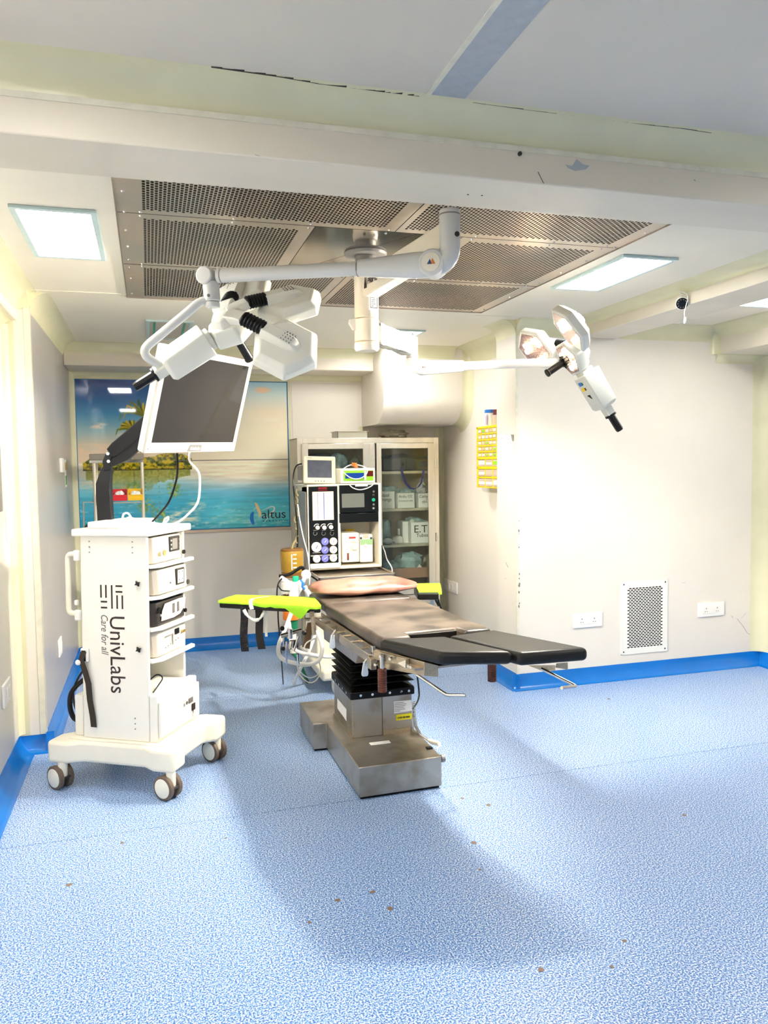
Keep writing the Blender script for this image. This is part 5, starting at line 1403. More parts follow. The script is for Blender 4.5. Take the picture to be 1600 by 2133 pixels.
# patient monitor
pm = thing('patient_monitor', 'small cream patient monitor standing on the left of the anaesthesia machine', 'monitor', tuple(aty(666,1008,YM)))
a = aty(632,1007,YM); b_ = aty(699,951.5,YM)
FPm = Matrix.Translation((a.x+ (b_.x-a.x)/2, YM, Z1m)) @ Matrix.Rotation(math.radians(-7),4,'X') @ Matrix.Rotation(math.radians(2),4,'Y')
w2, h_ = (b_.x-a.x)/2, .195
bd = G(FPm).loft([[(-w2,0,.006),(w2,0,.006),(w2,0,h_),(-w2,0,h_)],[(-w2*.9,.09,.006),(w2*.9,.09,.006),(w2*.9,.09,h_*.9),(-w2*.9,.09,h_*.9)]]).build('case', M['dialcream'], pm, bevel=.010, seg=3)
G(FPm).box((-w2*.74,-.0015,.045),(w2*.74,.0,h_-.030)).build('screen', M['screengrey'], pm, smooth=False)
for k in range(4): G(FPm).cyl((-.03+k*.020,0,.022),(-.03+k*.020,-.003,.022),.0045,n=10).build('button', M['grey'], pm)
G(FPm).cyl((w2-.025,0,.022),(w2-.025,-.006,.022),.009,n=14).build('rotary_knob', M['dialcream'], pm)
text_part('NIHON', FPm @ FRONT((-w2+.02,-.0006,h_-.018)), .011, M['redtxt'], pm) if False else None
G(FPm).box((-w2+.025,-.0008,h_-.017),(-w2+.06,0,h_-.012)).build('name_strip', M['pinktrim'], pm, smooth=False)
# pulse oximeter
ox = thing('pulse_oximeter', 'white and lime green device with blue display, right of the patient monitor', 'medical device', tuple(aty(745,1006,YM)))
a = aty(710,1006,YM-.01); b_ = aty(781,976,YM-.01)
G().box((a.x,YM-.01,Z1m+.002),(b_.x,YM+.16,Z1m+.105)).build('case', M['white'], ox, bevel=.006)
fcx0, fcx1 = a.x+.02, b_.x-.012; fz0, fz1 = Z1m+.018, Z1m+.090
fp = G().box((fcx0,YM-.013,fz0),(fcx1,YM-.009,fz1)).build('front_panel', M['lime'], ox, bevel=.002)
G().box((fcx0+.012,YM-.0145,fz0+.018),(fcx0+.145,YM-.0125,fz0+.055)).build('display', M['lcd'], fp, smooth=False)
G().box((fcx1-.048,YM-.0145,fz0+.03),(fcx1-.002,YM-.0125,fz0+.068)).build('led_window', mat('dark_red_window','#5e1410',.2), fp, smooth=False)
G().box((fcx1-.066,YM-.0145,fz0+.004),(fcx1-.052,YM-.0125,fz0+.068)).build('key_strip', M['whiteplastic'], fp, smooth=False)
cable('sensor_lead', 'thin white lead with an orange clip looped over the green device', [aty(708,985,YM+.02),aty(716,976,YM),aty(732,968,YM+.03),aty(748,969,YM+.03),aty(763,975,YM),aty(765,984,YM-.03),aty(756,994,YM-.04),aty(742,998,YM-.04),aty(728,994,YM-.04),aty(716,984,YM-.03),aty(712,978,YM)], .0035, M['hose'])
q = aty(733,967,YM+.03); tag(G().tube([q, aty(740,968,YM+.02), aty(743,975,YM+.01)], .012, n=10, rs=[.012,.016,.012]).build('sensor_clip', M['orange']), 'orange finger clip on the lead above the green device', 'clip')
cable('sensor_lead', 'white lead hanging in an arc over the top of the black ventilator panel', [aty(727,1009,YM-.02),aty(735,1016,YM-.03),aty(748,1020,YM-.03),aty(762,1018,YM-.03),aty(774,1012,YM-.03),aty(780,1006,YM-.02)], .0035, M['hose'])
cable('sensor_lead', 'white lead hanging down at the left side of the anaesthesia machine', [aty(620,1050,YM-.05),aty(625,1085,YM-.06),aty(632,1120,YM-.08),aty(640,1150,YM-.1),aty(644,1180,YM-.12),aty(645,1215,YM-.15),aty(643,1228,YM-.15)], .004, M['hose'])
cable('black_lead', 'black lead looping out from the left of the patient monitor', [aty(629,966,YM+.05),aty(618,970,YM+.06),aty(612,985,YM+.06),aty(611,1010,YM+.05),aty(615,1050,YM),aty(619,1090,YM),aty(620,1130,YM),aty(618,1160,YM),aty(622,1185,YM),aty(630,1195,YM+.1)], .005, M['black'])
g = G()
for k in range(10):
    a = aty(616+random.uniform(-3,3),1020+k*14,YM+.02); b_ = aty(620+random.uniform(-4,3),1034+k*14,YM+.0)
    g.tube([a,a.lerp(b_,.5)+V((random.uniform(-.01,.01),0,0)),b_], .007, n=7)
tag(g.build('cable_bundle', M['khaki']), 'bundle of brown-grey leads tied beside the anaesthesia machine', 'cables')
# suction jar
sj = thing('suction_jar', 'amber graduated suction jar with a dark base, left of the anaesthesia machine', 'jar', tuple(aty(609,1205,5.15)))
c_ = aty(609,1190,5.15); r = aty(633,1170,5.15).x-aty(609,1170,5.15).x; zt_ = aty(609,1146,5.15).z
G().cyl(c_, V((c_.x,c_.y,zt_)), r, n=32, prof=[(0,r*.93),(.08,r*.97),(.95,r),(1,r*.96)]).build('jar', M['amber'], sj)
G().cyl(V((c_.x,c_.y,zt_)), V((c_.x,c_.y,zt_+.012)), r*1.02, r*.9, n=32).build('jar_lid', M['amberdark'], sj)
G().cyl(c_+V((0,0,-.035)), c_, r*.95, n=28).build('jar_foot', M['amberdark'], sj)
G().tube([V((c_.x,c_.y,zt_+.01)), V((c_.x+.01,c_.y,zt_+.04)), V((c_.x+.03,c_.y,zt_+.07))], .007, n=8, smooth=4).build('jar_spout', M['khaki'], sj)
g = G()
for k in range(4): g.box((c_.x-.006,c_.y-r-.001,c_.z+.03+k*.028),(c_.x+.016,c_.y-r+.004,c_.z+.038+k*.028))
g.box((c_.x-.018,c_.y-r*.99,c_.z+.02),(c_.x-.012,c_.y-r*.9,zt_-.02))
g.build('graduation', M['dialcream'], sj, smooth=False)
# breathing absorber: white head, canister, green caps
ab_ = thing('breathing_absorber', 'white breathing absorber with green cap and orange canister behind the left arm board', 'medical device', tuple(aty(606,1300,4.95)))
YA = 4.95
def C2(px,py0,py1,rpx,m,name,yy=YA,par=None,n=24):
    a = aty(px,py1,yy); b_ = aty(px,py0,yy); r = aty(px+rpx,py0,yy).x-b_.x
    return G().cyl(a, V((a.x,a.y,b_.z)), r, n=n).build(name, M[m], par or ab_, bevel=.003)
C2(604,1212,1236,18,'white','absorber_head'); C2(606,1236,1249,17,'amberdark','absorber_ring'); C2(606,1249,1272,15,'amber','upper_canister')
C2(606,1272,1290,16.5,'orange','lower_canister'); C2(610,1290,1313,11,'dgreen','canister_cap'); C2(616,1200,1213,6.5,'teal','green_cap')
C2(611,1313,1360,7,'whitewarm','absorber_post')
for k in range(5): 
    a = aty(592+k*6.5,1238,YA-.06); G().box(a, a+V((.012,.004,-.035))).build('louvre', M['brown'], ab_)
G().tube([aty(586,1204,YA),aty(592,1208,YA-.02),aty(600,1214,YA-.03)], .016, n=12).build('elbow', M['white'], ab_)
# breathing bag / mask
mk = thing('breathing_mask', 'white breathing mask with a blue strap hanging beside the pillow', 'mask', tuple(aty(617,1245,4.7)))
YK = 4.72
g = G(); rings = []
for t,(px,py,rw) in enumerate(((628,1208,4),(624,1214,10),(619,1224,13),(614,1236,12),(610,1248,9),(608,1254,5))):
    c_ = aty(px,py,YK); r = rw/1645*4.85; rings.append([c_+V((math.cos(2*PI*i/14)*r,math.sin(2*PI*i/14)*r*.8,0)) for i in range(14)])
g.loft(rings).build('mask_body', M['whiteplastic'], mk)
G().tube([aty(634,1222,YK),aty(640,1232,YK),aty(647,1244,YK)], .016, n=12).build('mask_tube', M['whiteplastic'], mk, bevel=.002)
G().tube([aty(626,1208,YK-.04),aty(631,1214,YK-.05),aty(630,1222,YK-.05),aty(634,1226,YK-.04)], .009, n=8, smooth=3, rs=[.006,.010,.007,.009]).build('mask_strap', M['blue'], mk)
G().sphere(aty(637.5,1197,YK+.05), .031, n=20).build('round_bulb', M['whiteplastic'], mk)
G().cyl(aty(637.5,1197,YK+.05), aty(630,1214,YK+.01), .012, n=12).build('bulb_stem', M['whiteplastic'], mk)
cable('breathing_hose', 'wide white breathing hose hanging in a U below the left arm board', [aty(612,1262,4.72),aty(600,1295,4.68),aty(590,1320,4.65),aty(581,1343,4.6),aty(581,1362,4.6),aty(592,1375,4.58),aty(618,1382,4.55),aty(645,1384,4.55),aty(664,1375,4.6),aty(671,1355,4.65),aty(668,1335,4.7),aty(660,1315,4.75)], .0125, M['hose'], n=14)
cable('breathing_hose', 'second white hose running behind the U-shaped one', [aty(602,1296,4.9),aty(605,1320,4.9),aty(608,1345,4.85),aty(622,1358,4.8),aty(650,1364,4.8),aty(680,1368,4.85),aty(697,1368,4.9)], .012, M['hose'], n=12)
cable('suction_hose', 'third white hose slanting up from the floor under the table', [aty(612,1425,5.0),aty(628,1388,4.85),aty(640,1365,4.85),aty(650,1340,4.85),aty(656,1322,4.85)], .011, M['hose'], n=12)
cable('thin_tube', 'thin clear tube looping low over the floor beside the castor', [aty(620,1388,4.6),aty(628,1402,4.6),aty(645,1412,4.6),aty(662,1405,4.62),aty(667,1390,4.65),aty(664,1378,4.65)], .0035, M['bagwhite'])
cable('thin_tube', 'thin yellowish tube looping to the floor below the hoses', [aty(618,1382,4.55),aty(619,1388,4.55),aty(626,1408,4.55),aty(645,1422,4.55),aty(660,1415,4.58),aty(668,1395,4.62),aty(664,1375,4.60)], .0035, M['dialcream'])
cable('green_tube', 'dark green tube curving behind the hoses', [aty(608,1350,5.0),aty(612,1362,5.0),aty(620,1372,5.0),atz(640,1420,.014)], .014, M['dgreen'], cat='tube')
cable('black_tube', 'black coiled tube in front of the suction jar', [aty(582,1200,5.0),aty(595,1199,4.98),aty(608,1194,4.97),aty(620,1186,4.97),aty(629,1182,4.98),aty(634,1190,5.0)], .011, M['rubber'], cat='tube')
cable('black_lead', 'black lead hanging left of the white absorber', [aty(587,1205,4.85),aty(579,1218,4.83),aty(577,1240,4.82),aty(579,1270,4.82),aty(580,1296,4.82),aty(584,1340,4.9),atz(590,1425,.006)], .0045, M['black'])
cable('black_lead', 'short black lead crossing the white absorber head', [aty(579,1218,4.83),aty(582,1224,4.81),aty(588,1230,4.83),aty(600,1231,4.87),aty(604,1231,4.92)], .004, M['black'])

# ================================================================== GLASS CABINET
YC = 6.10; YCb = 6.45
def cz_(py, px=850): return aty(px,py,YC).z
XC0, XC1 = aty(619,930,YC).x, aty(913.5,930,YC).x
ZC1 = aty(760,912,YC).z
cb = thing('glass_cabinet', 'tall stainless steel cabinet with two glazed doors full of medical supplies, at the back', 'cabinet', ((XC0+XC1)/2,6.28,0))
g = G(); f_ = .042
g.box((XC0,YC,0),(XC0+f_,YC+.02,ZC1)); g.box((XC1-f_,YC,0),(XC1,YC+.02,ZC1)); g.box((XC0+f_,YC,ZC1-f_),(XC1-f_,YC+.02,ZC1)); g.box((XC0+f_,YC,0),(XC1-f_,YC+.02,.08)); 
xm0, xm1 = aty(773,1000,YC).x, aty(782,1000,YC).x
g.box((xm0,YC,.08),(xm1,YC+.02,ZC1-f_)); g.box((XC0+f_,YC,.40),(xm0,YC+.02,.43)); g.box((xm1,YC,.40),(XC1-f_,YC+.02,.43))
g.build('front_frame', M['steelcab'], cb, bevel=.002)
g = G(); g.box((XC0,YC+.02,0),(XC0+.006,YCb,ZC1)); g.box((XC1-.006,YC+.02,0),(XC1,YCb,ZC1)); g.box((XC0,YC+.02,ZC1-.006),(XC1,YCb,ZC1)); g.box((XC0,YCb-.006,0),(XC1,YCb,ZC1)); g.box((XC0,YC+.02,0),(XC1,YCb,.02))
g.build('carcass', mat('cabinet_inside','#cfc6b2',.5,.15), cb, smooth=False)
def door(x0, x1, z0, z1, gx0, gx1, gz0, gz1, nm='door'):
    g = G(); y0, y1 = YC-.022, YC-.002
    g.box((x0,y0,z0),(gx0,y1,z1)); g.box((gx1,y0,z0),(x1,y1,z1)); g.box((gx0,y0,gz1),(gx1,y1,z1)); g.box((gx0,y0,z0),(gx1,y1,gz0))
    d_ = g.build(nm, M['steelcab'], cb, bevel=.002)
    G().box((gx0,YC-.014,gz0),(gx1,YC-.010,gz1)).build('glass_pane', M['glass'], d_, smooth=False)
    return d_
L0, L1_ = aty(628,930,YC).x, aty(771,930,YC).x
R0, R1_ = aty(783,930,YC).x, aty(903,930,YC).x
zt2 = cz_(923); zg = cz_(934)
dl = door(L0, L1_, .44, zt2, aty(641,950,YC).x, aty(755,950,YC).x, .50, zg)
dr_ = door(R0, R1_, .44, zt2, aty(793,950,YC).x, aty(890,950,YC).x, .50, zg)
door(L0, L1_, .05, .395, L0+.04, L1_-.04, .09, .355, 'lower_door'); door(R0, R1_, .05, .395, R0+.04, R1_-.04, .09, .355, 'lower_door')
for z in (cz_(965), .9): G().cyl((R1_+.006,YC-.022,z-.035),(R1_+.006,YC-.022,z+.035),.006,n=10).build('hinge', M['chrome'], dr_)
G().cyl((L1_+.012,YC-.03,cz_(950)-.015),(L1_+.012,YC-.03,cz_(950)+.015),.004,n=8).build('latch', M['chrome'], dl)
shz = [cz_(981), cz_(1059), cz_(1134), cz_(1186)-.02]
for z in shz:
    G().box((XC0+.01,YC+.03,z-.022),(XC1-.01,YCb-.01,z)).build('shelf', M['steelcab'], cb, bevel=.001)
zd1, zd0 = cz_(1184), cz_(1205)
G().box((R0+.045,YC+.022,zd0),(R1_-.045,YC+.028,zd1)).build('inner_ledge', mat('pink_steel','#c79d84',.35,.5), cb, smooth=False)
# cabinet contents -------------------------------------------------
def blob(name, c, d_, m, label, cat, par=None, n=18, rough=.22, group=None, seed=0):
    r_ = random.Random(seed); c = V(c); vs = []; fs = []; rows_ = n//2
    ph = [(r_.uniform(1,5), r_.uniform(1,5), r_.uniform(0,6)) for _ in range(6)]
    for i in range(rows_+1):
        th = PI*i/rows_
        for j in range(n):
            a = 2*PI*j/n
            k = 1+rough*sum(math.sin(p*th*2+q*a*round(1+q/3)+s) for p, q, s in ph)/4 + r_.uniform(-rough,rough)*.35
            if i in (0, rows_): k = 1
            v = V((math.sin(th)*math.cos(a)*d_[0]/2*k, math.sin(th)*math.sin(a)*d_[1]/2*k, -math.cos(th)*d_[2]/2*k))
            if v.z < -d_[2]*.40: v.z = -d_[2]*.40
            vs.append(c+V((0,0,d_[2]*.40))+v)
    for i in range(rows_):
        for j in range(n): fs.append((i*n+j, i*n+(j+1) % n, (i+1)*n+(j+1) % n, (i+1)*n+j))
    o = G().add(vs, fs).build(name, m, smooth=True, angle=28)
    return tag(o, label, cat, group)
YI = YC+.05
def cx(px): return aty(px,1000,YI+.05).x
# top shelf right: black bag with blue strap
z = shz[0]
bg = thing('black_bag', 'dark grey bag with a long blue strap on the top shelf of the cabinet', 'bag', (cx(845),YI+.12,z))
g = G(); xs_ = (cx(795),cx(812),cx(840),cx(868),cx(893)); hs_ = (.125,.130,.145,.115,.120); rr = []
for x, h in zip(xs_, hs_): rr.append([(x,YI,z+.002),(x,YI+.22,z+.002),(x,YI+.22,z+h*.9),(x,YI+.05,z+h),(x,YI+.005,z+h*.8)])
g.loft(rr).build('bag_body', mat('slate_bag','#39434e',.3,bump=.4,bscale=14), bg, bevel=.008)
G().sphere((cx(836),YI-.001,z+.055), .012, n=10, sq=(1,.2,1.3)).build('bag_emblem', M['black'], bg)
G().box((cx(842),YI-.003,z+.02),(cx(843),YI,z+.09)).build('bag_seam', M['black'], bg)
P = [aty(a,b_,YC+.012) for a,b_ in ((836,972),(838,985),(841,996),(846,1008),(855,1017),(864,1019),(872,1014),(878,1005),(881,992),(883,978))]
G().ribbon(P, .020, .003, (.9,0,.25)).build('bag_strap', M['navy'], bg, bevel=.001)
tag(G().box((cx(795),YI+.0,z+.001),(cx(812),YI-.0+.03,z+.12)).build('carton', mat('brown_carton','#6b4b2c',.6,var=.3,vscale=20)), 'brown carton at the left of the top shelf behind the right door', 'box') if False else None
# labelled boxes on the second shelf
def card_box(px0, px1, py0, zbase, label, lines, cut=None, sz=.042):
    x0, x1 = cx(px0), cx(px1); zt_ = aty((px0+px1)/2,py0,YI).z
    t = thing('supply_box', label, 'box', ((x0+x1)/2,YI+.08,zbase))
    b = G().box((x0,YI,zbase+.001),(x1,YI+.16,zt_)).build('box_body', M['paperbox'], t, bevel=.002)
    lb_ = G().box((x0+.004,YI-.002,zbase+.012),(x1-.002,YI,zt_-.004)).build('box_label', M['paper'], t, smooth=False)
    for i, (s_, dx, dz, ss_) in enumerate(lines):
        text_part(s_, FRONT((x0+dx,YI-.0022,zt_-dz)), ss_, M['ink'], lb_, name='handwriting', shear=.12, sx=.9)
    return t
z = shz[1]
card_box(783,818,1024,z,'white card box hand-lettered Nasal Prongs, left on the middle shelf',[('Nasal',.016,.042,.040),('Prongs',.016,.078,.040)])
card_box(824,859,1027,z,'white card box hand-lettered Ambu connection tube, in the middle of its shelf',[('Ambu O2',.008,.038,.032),('Connection tube',.006,.070,.020)])
card_box(867,895,1028,z,'white card box hand-lettered Catheter, right on the middle shelf',[('Cathet.',.006,.034,.034),('2',.065,.055,.026),('slim',.030,.078,.032)])
blob('plastic_bag', (cx(818),YI+.17,z+.10), (.20,.12,.09), M['bag'], 'pale blue plastic bag lying behind the left boxes of the middle shelf', 'bag', seed=1)
blob('plastic_bag', (cx(858),YI+.17,z+.08), (.16,.12,.09), M['bag'], 'pale blue plastic bag behind the middle box, under the blue strap', 'bag', seed=2)
blob('plastic_bag', (cx(884),YI+.12,z+.10), (.09,.10,.12), M['bagwhite'], 'white crumpled plastic bag at the right of the middle shelf', 'bag', seed=3)
z = shz[2]
# ET tubes box
x0, x1 = cx(851), cx(894); zt_ = aty(870,1088,YI).z
t = thing('supply_box', 'white card box hand-lettered E.T Tubes on the lower shelf', 'box', ((x0+x1)/2,YI+.08,z))
G().box((x0,YI,z+.001),(x1,YI+.18,zt_)).build('box_body', M['paperbox'], t, bevel=.002)
text_part('E.T', FRONT((x0+.022,YI-.0008,zt_-.085)), .088, M['ink'], t, name='handwriting', sx=1.05)
text_part('Tubes', FRONT((x0+.045,YI-.0008,zt_-.122)), .042, M['ink'], t, name='handwriting', sx=1.0)
G().box((cx(838),YI+.06,z+.001),(cx(850),YI+.2,zt_+.005)).build('box_flap', M['paperbox'], t, bevel=.001)
blob('wrapped_pack', (cx(804),YI+.03,z), (.085,.06,.06), M['bagwhite'], 'small printed white pack at the left of the lower shelf', 'packet', seed=5, rough=.1)
blob('wrapped_pack', (cx(826),YI+.03,z), (.10,.07,.075), M['whiteplastic'], 'bulging white glove bag beside the ET tubes box', 'packet', seed=6, rough=.14)
tag(G().cyl((cx(829),YI+.05,z+.07),(cx(829),YI+.05,z+.125),.012,.009,n=12).build('bottle_neck', M['whiteplastic']), 'white bottle neck standing behind the glove bag', 'bottle')
blob('plastic_bag', (cx(805),YI+.17,z+.0), (.14,.16,.23), M['bag'], 'tall pale blue plastic bag at the left of the lower shelf', 'bag', seed=7, rough=.15)
blob('plastic_bag', (cx(872),YI+.17,z+.115), (.20,.12,.10), M['bag'], 'pale blue plastic bag above the ET tubes box', 'bag', seed=8)
blob('wrapped_pack', (cx(856),YI+.04,z+.135), (.05,.05,.07), M['whiteplastic'], 'white bottle cap and tag on the corner of the ET tubes box', 'packet', seed=9, rough=.12)
z = shz[3]
blob('plastic_bag', (cx(855),YI+.12,z+.0), (.24,.2,.16), M['bag'], 'large blue-grey plastic bag on the bottom shelf, right', 'bag', seed=10)
blob('plastic_bag', (cx(812),YI+.12,z+.0), (.20,.2,.09), M['bag'], 'flat blue-grey plastic bag on the bottom shelf, left', 'bag', seed=11)
tag(G().prism([(cx(860),YI,z+.005),(cx(877),YI,z+.005),(cx(868),YI,z+.05)], (0,.01,0)).build('paper_packet', M['paper']), 'white triangular paper corner on the bottom shelf', 'paper')
# left compartment contents
z = shz[0]
bt = thing('black_bag', 'black bag with white letters behind the upper left door', 'bag', (cx(660),YI+.1,z))
G().box((cx(642),YI+.02,z+.001),(cx(690),YI+.2,z+.15)).build('bag_body', mat('teal_black_bag','#10262f',.35), bt, bevel=.02, seg=3)
text_part('TEMS', FRONT((cx(651),YI+.018,z+.085)), .034, M['paper'], bt, name='bag_lettering')
blob('plastic_bag', (cx(706),YI+.06,z), (.15,.14,.17), M['bag'], 'blue and white plastic bag behind the upper left door', 'bag', seed=12, rough=.15)
blob('wrapped_pack', (cx(700),YI+.02,z+.0), (.09,.06,.07), M['whiteplastic'], 'white packet with print in the upper left compartment', 'packet', seed=14, rough=.1)
t = thing('glass_jar', 'clear round-shouldered jar behind the upper left door', 'jar', (cx(742),YI+.08,z))
G().cyl((cx(742),YI+.08,z+.002),(cx(742),YI+.08,z+.13),.05,n=24,prof=[(0,.055),(.5,.055),(.75,.035),(.85,.018),(1,.018)]).build('jar', mat('jar_glass','#b9bcae',.15,trans=.4), t)
G().cyl((cx(742),YI+.08,z+.13),(cx(742),YI+.08,z+.145),.021,n=18).build('lid', M['khaki'], t)
# on top of the cabinet
p0 = aty(700,909,6.2); p1 = aty(763,909,6.2)
t = thing('plastic_tray', 'clear shallow plastic box on top of the cabinet', 'box', ((p0.x+p1.x)/2,6.25,ZC1))
mtr = mat('clear_tray','#cfcab8',.15,trans=.5)
g = G(); x0,x1 = p0.x,p1.x; y0,y1 = 6.15,6.35; zt_ = aty(730,899,6.2).z
for a,b_ in (((x0,y0,ZC1),(x1,y0+.004,zt_)),((x0,y1-.004,ZC1),(x1,y1,zt_)),((x0,y0,ZC1),(x0+.004,y1,zt_)),((x1-.004,y0,ZC1),(x1,y1,zt_)),((x0,y0,ZC1),(x1,y1,ZC1+.003))): g.box(a,b_)
g.build('tray_wall', mtr, t, smooth=False)
G().box((x0-.012,y0-.006,zt_-.003),(x1+.006,y1+.006,zt_+.002)).build('tray_lid', mtr, t, bevel=.001)
blob('plastic_bag', (aty(820,909,6.25).x,6.25,ZC1), (.24,.16,.075), mat('clear_bag_grey','#a79f88',.2,trans=.4,bump=.6,bscale=20), 'crumpled clear plastic bag on top of the cabinet under the duct', 'bag', seed=15)
# vertical black tube and hanging white lead beside the machine
cable('white_lead', 'thin white lead hanging in front of the cabinet shelves', [aty(797,1138,5.6),aty(802,1150,5.58),aty(806,1165,5.56),aty(815,1180,5.54),aty(817,1190,5.52),aty(811,1195,5.5),aty(800,1192,5.45),aty(793,1183,5.4)], .0045, M['hose'])
tag(G().cyl(aty(795.5,1182,5.6), aty(794,1136,5.6), .011, n=12).build('black_tube', M['black']), 'upright black tube between the machine and the cabinet shelves', 'tube')

# ================================================================== WALL THINGS
def socket(name, label, F, w, h, kind='double', cat='socket'):
    """F: frame with x right, y up, z out of the wall, origin at the plate centre"""
    o = F @ V((0,0,0)); t = thing(name, label, cat, tuple(o))
    G(F).box((-w/2,-h/2,0),(w/2,h/2,.012)).build('plate', M['whiteplastic'], t, bevel=.004)
    if kind == 'double':
        m_ = G(F).box((-w*.31,-h*.27,.012),(w*.31,h*.25,.015)).build('module', M['white'], t, bevel=.001)
        g = G(F)
        for s in (-1,1):
            for a,b_,r in ((-.008,-.012,.0032),(.008,-.012,.0032),(0,.010,.0042)): g.cyl((s*w*.21+a,b_,.015),(s*w*.21+a,b_,.0155),r,n=10)
        g.build('socket_holes', M['inkgrey'], m_, smooth=False)
    elif kind == 'switch':
        for s in (-1,1):
            G(F).box((s*w*.13-w*.09,-h*.25,.012),(s*w*.13+w*.09,h*.25,.017)).build('rocker', M['white'], t, bevel=.002)
    return t
F = frame(aty(1223,1291,4.70), (1,0,0), (0,0,1), (0,-1,0)); socket('wall_socket','white double power socket to the left of the wall vent',F,.225,.10)
F = frame(aty(1480,1269,4.70), (1,0,0), (0,0,1), (0,-1,0)); socket('wall_socket','white double power socket to the right of the wall vent',F,.22,.10)
F = frame(aty(572,1243,6.60), (1,0,0), (0,0,1), (0,-1,0)); socket('wall_socket','white power socket low on the back wall beside the absorber',F,.28,.15)
F = frame(atx(940.5,1221,2.50), (0,-1,0), (0,0,1), (-1,0,0)); socket('wall_switch','white switch plate on the recess wall right of the cabinet',F,.30,.10,'switch','switch')
F = frame(atx(123,1347,-.57), (0,1,0), (0,0,1), (1,0,0)); socket('wall_switch','white switch plate low on the grey left wall',F,.14,.11,'switch','switch')
F = frame(atx(11,1442,-.70), (0,1,0), (0,0,1), (1,0,0)); socket('wall_socket','white socket plate low at the left edge of the picture',F,.20,.11,'switch','switch')
F = frame(atx(17,1091,-.70), (0,1,0), (0,0,1), (1,0,0)); t = socket('wall_switch','tall white switch plate at eye level at the left edge',F,.15,.16,'x','switch')
for s in (-1,1): G(F).box((-.045,s*.037-.03,.012),(.045,s*.037+.03,.016)).build('rocker', M['white'], t, bevel=.003)
# thermometer strip and small thermostat
F = frame(atx(126,970,-.57), (0,1,0), (0,0,1), (1,0,0))
t = thing('thermostat', 'small white thermostat on the grey left wall', 'thermostat', tuple(atx(126,970,-.57)))
G(F).box((-.07,-.045,0),(.05,.05,.018)).build('case', M['whiteplastic'], t, bevel=.003); G(F).box((.055,-.02,0),(.10,.028,.010)).build('sensor', M['darkgrey'], t, bevel=.002)
F = frame(atx(137,988,-.57), (0,1,0), (0,0,1), (1,0,0))
t = thing('wall_sticker', 'narrow yellow and green strip sticker beside the thermostat', 'sticker', tuple(atx(137,988,-.57)))
G(F).box((-.055,-.09,0),(.055,.105,.001)).build('sticker_base', M['paper'], t, smooth=False)
G(F).box((-.04,.03,.001),(.04,.085,.0016)).build('yellow_band', M['yellow2'], t, smooth=False); G(F).box((-.04,-.075,.001),(.04,-.01,.0016)).build('green_band', mat('sticker_green','#3c9c3f',.5), t, smooth=False)
# return air vent
F = frame((3.083,4.70,.164), (1,0,0), (0,0,1), (0,-1,0))
vt = thing('wall_vent', 'white perforated return air grille low on the front-facing wall', 'vent', (3.27,4.70,.164))
w, h = .372, .508
F2 = F @ frame((0,0,.006), (0,1,0), (1,0,0), (0,0,-1))   # swap so that slots run horizontally
slots(.042,h-.045,.045,w-.038,0,h,0,w,.0117,.0262,.0080,.0200,F2).build('grille_sheet', M['white'], vt, smooth=False)
g = G(F); g.box((0,0,0),(w,.004,.0065)); g.box((0,h-.004,0),(w,h,.0065)); g.box((0,0,0),(.004,h,.0065)); g.box((w-.004,0,0),(w,h,.0065)); g.build('grille_edge', M['white'], vt, smooth=False)
G(F).box((.03,.03,.0004),(w-.03,h-.03,.0012)).build('grille_back', mat('vent_dark','#1d1613',.9), vt, smooth=False)
for a,b_ in ((.02,.018),(w-.02,.018),(.02,h-.02),(w-.02,h-.02)): G(F).cyl((a,b_,.006),(a,b_,.009),.006,.004,n=10).build('screw', M['darkgrey'], vt)
# paper note on the column
nt_ = thing('paper_note', 'handwritten white paper note taped to the side of the column', 'paper', tuple(atx(1053,997,2.30)))
P = [atx(*q,2.2985) for q in ((1037.5,996),(1068.5,997),(1069,909),(1038,905))]
G().prism(P, (-.0012,0,0)).build('sheet', M['paper'], nt_, smooth=False)
g = G()
for k in range(7):
    yy = 914+k*9.5
    for j in range(2):
        a = atx(1043+j*13+random.uniform(-2,2),yy+random.uniform(-2,2),2.2970); L = random.uniform(.03,.055)
        g.tube([a+V((0,-i*L/6,random.uniform(-.004,.004))) for i in range(7)], .0011, n=4)
g.build('handwriting', M['inkgrey'], nt_, smooth=False)
P = [atx(*q,2.2965) for q in ((1064.5,905),(1070,905),(1069.5,919),(1067,919))]
G().prism(P, (-.001,0,0)).build('tape', M['grey'], nt_, smooth=False)
# yellow drawer unit on the recess wall
XF = 2.40; XW = 2.50
ya, yb_ = 5.585, 5.12
zb_, zt_ = 1.316, 1.773
yd = thing('drawer_unit', 'yellow wall-mounted small parts drawer unit with clear drawers, beside the column', 'drawer unit', (XW,5.35,zb_))
sc = (zt_-zb_)/1350
rowsz = [(555,665),(690,795),(825,925),(955,1055),(1085,1185),(1235,1395),(1450,1615),(1650,1835)]
g = G(); g.box((XW-.01,yb_,zb_),(XW,ya,zt_)); g.box((XF,ya-.018,zb_),(XW,ya,zt_)); g.box((XF,yb_,zb_),(XW,yb_+.01,zt_))
edges = [510]+[e for r in rowsz for e in r]+[1860]
for i in range(0, len(edges)-1, 2):
    g.box((XF,yb_,zt_-(edges[i+1]-510)*sc),(XW,ya,zt_-(edges[i]-510)*sc))
pit = {0:.066,1:.135}
for ri, (a, b_) in enumerate(rowsz):
    p_ = .066 if ri < 5 else .132; k = 0
    while ya-.018-k*p_ > yb_+.02:
        yy = ya-.018-k*p_; g.box((XF,yy-.006,zt_-(b_-510)*sc),(XW,yy,zt_-(a-510)*sc)); k += 1
g.build('cabinet_frame', M['yellow'], yd, bevel=.0012, seg=1)
r_ = random.Random(4)
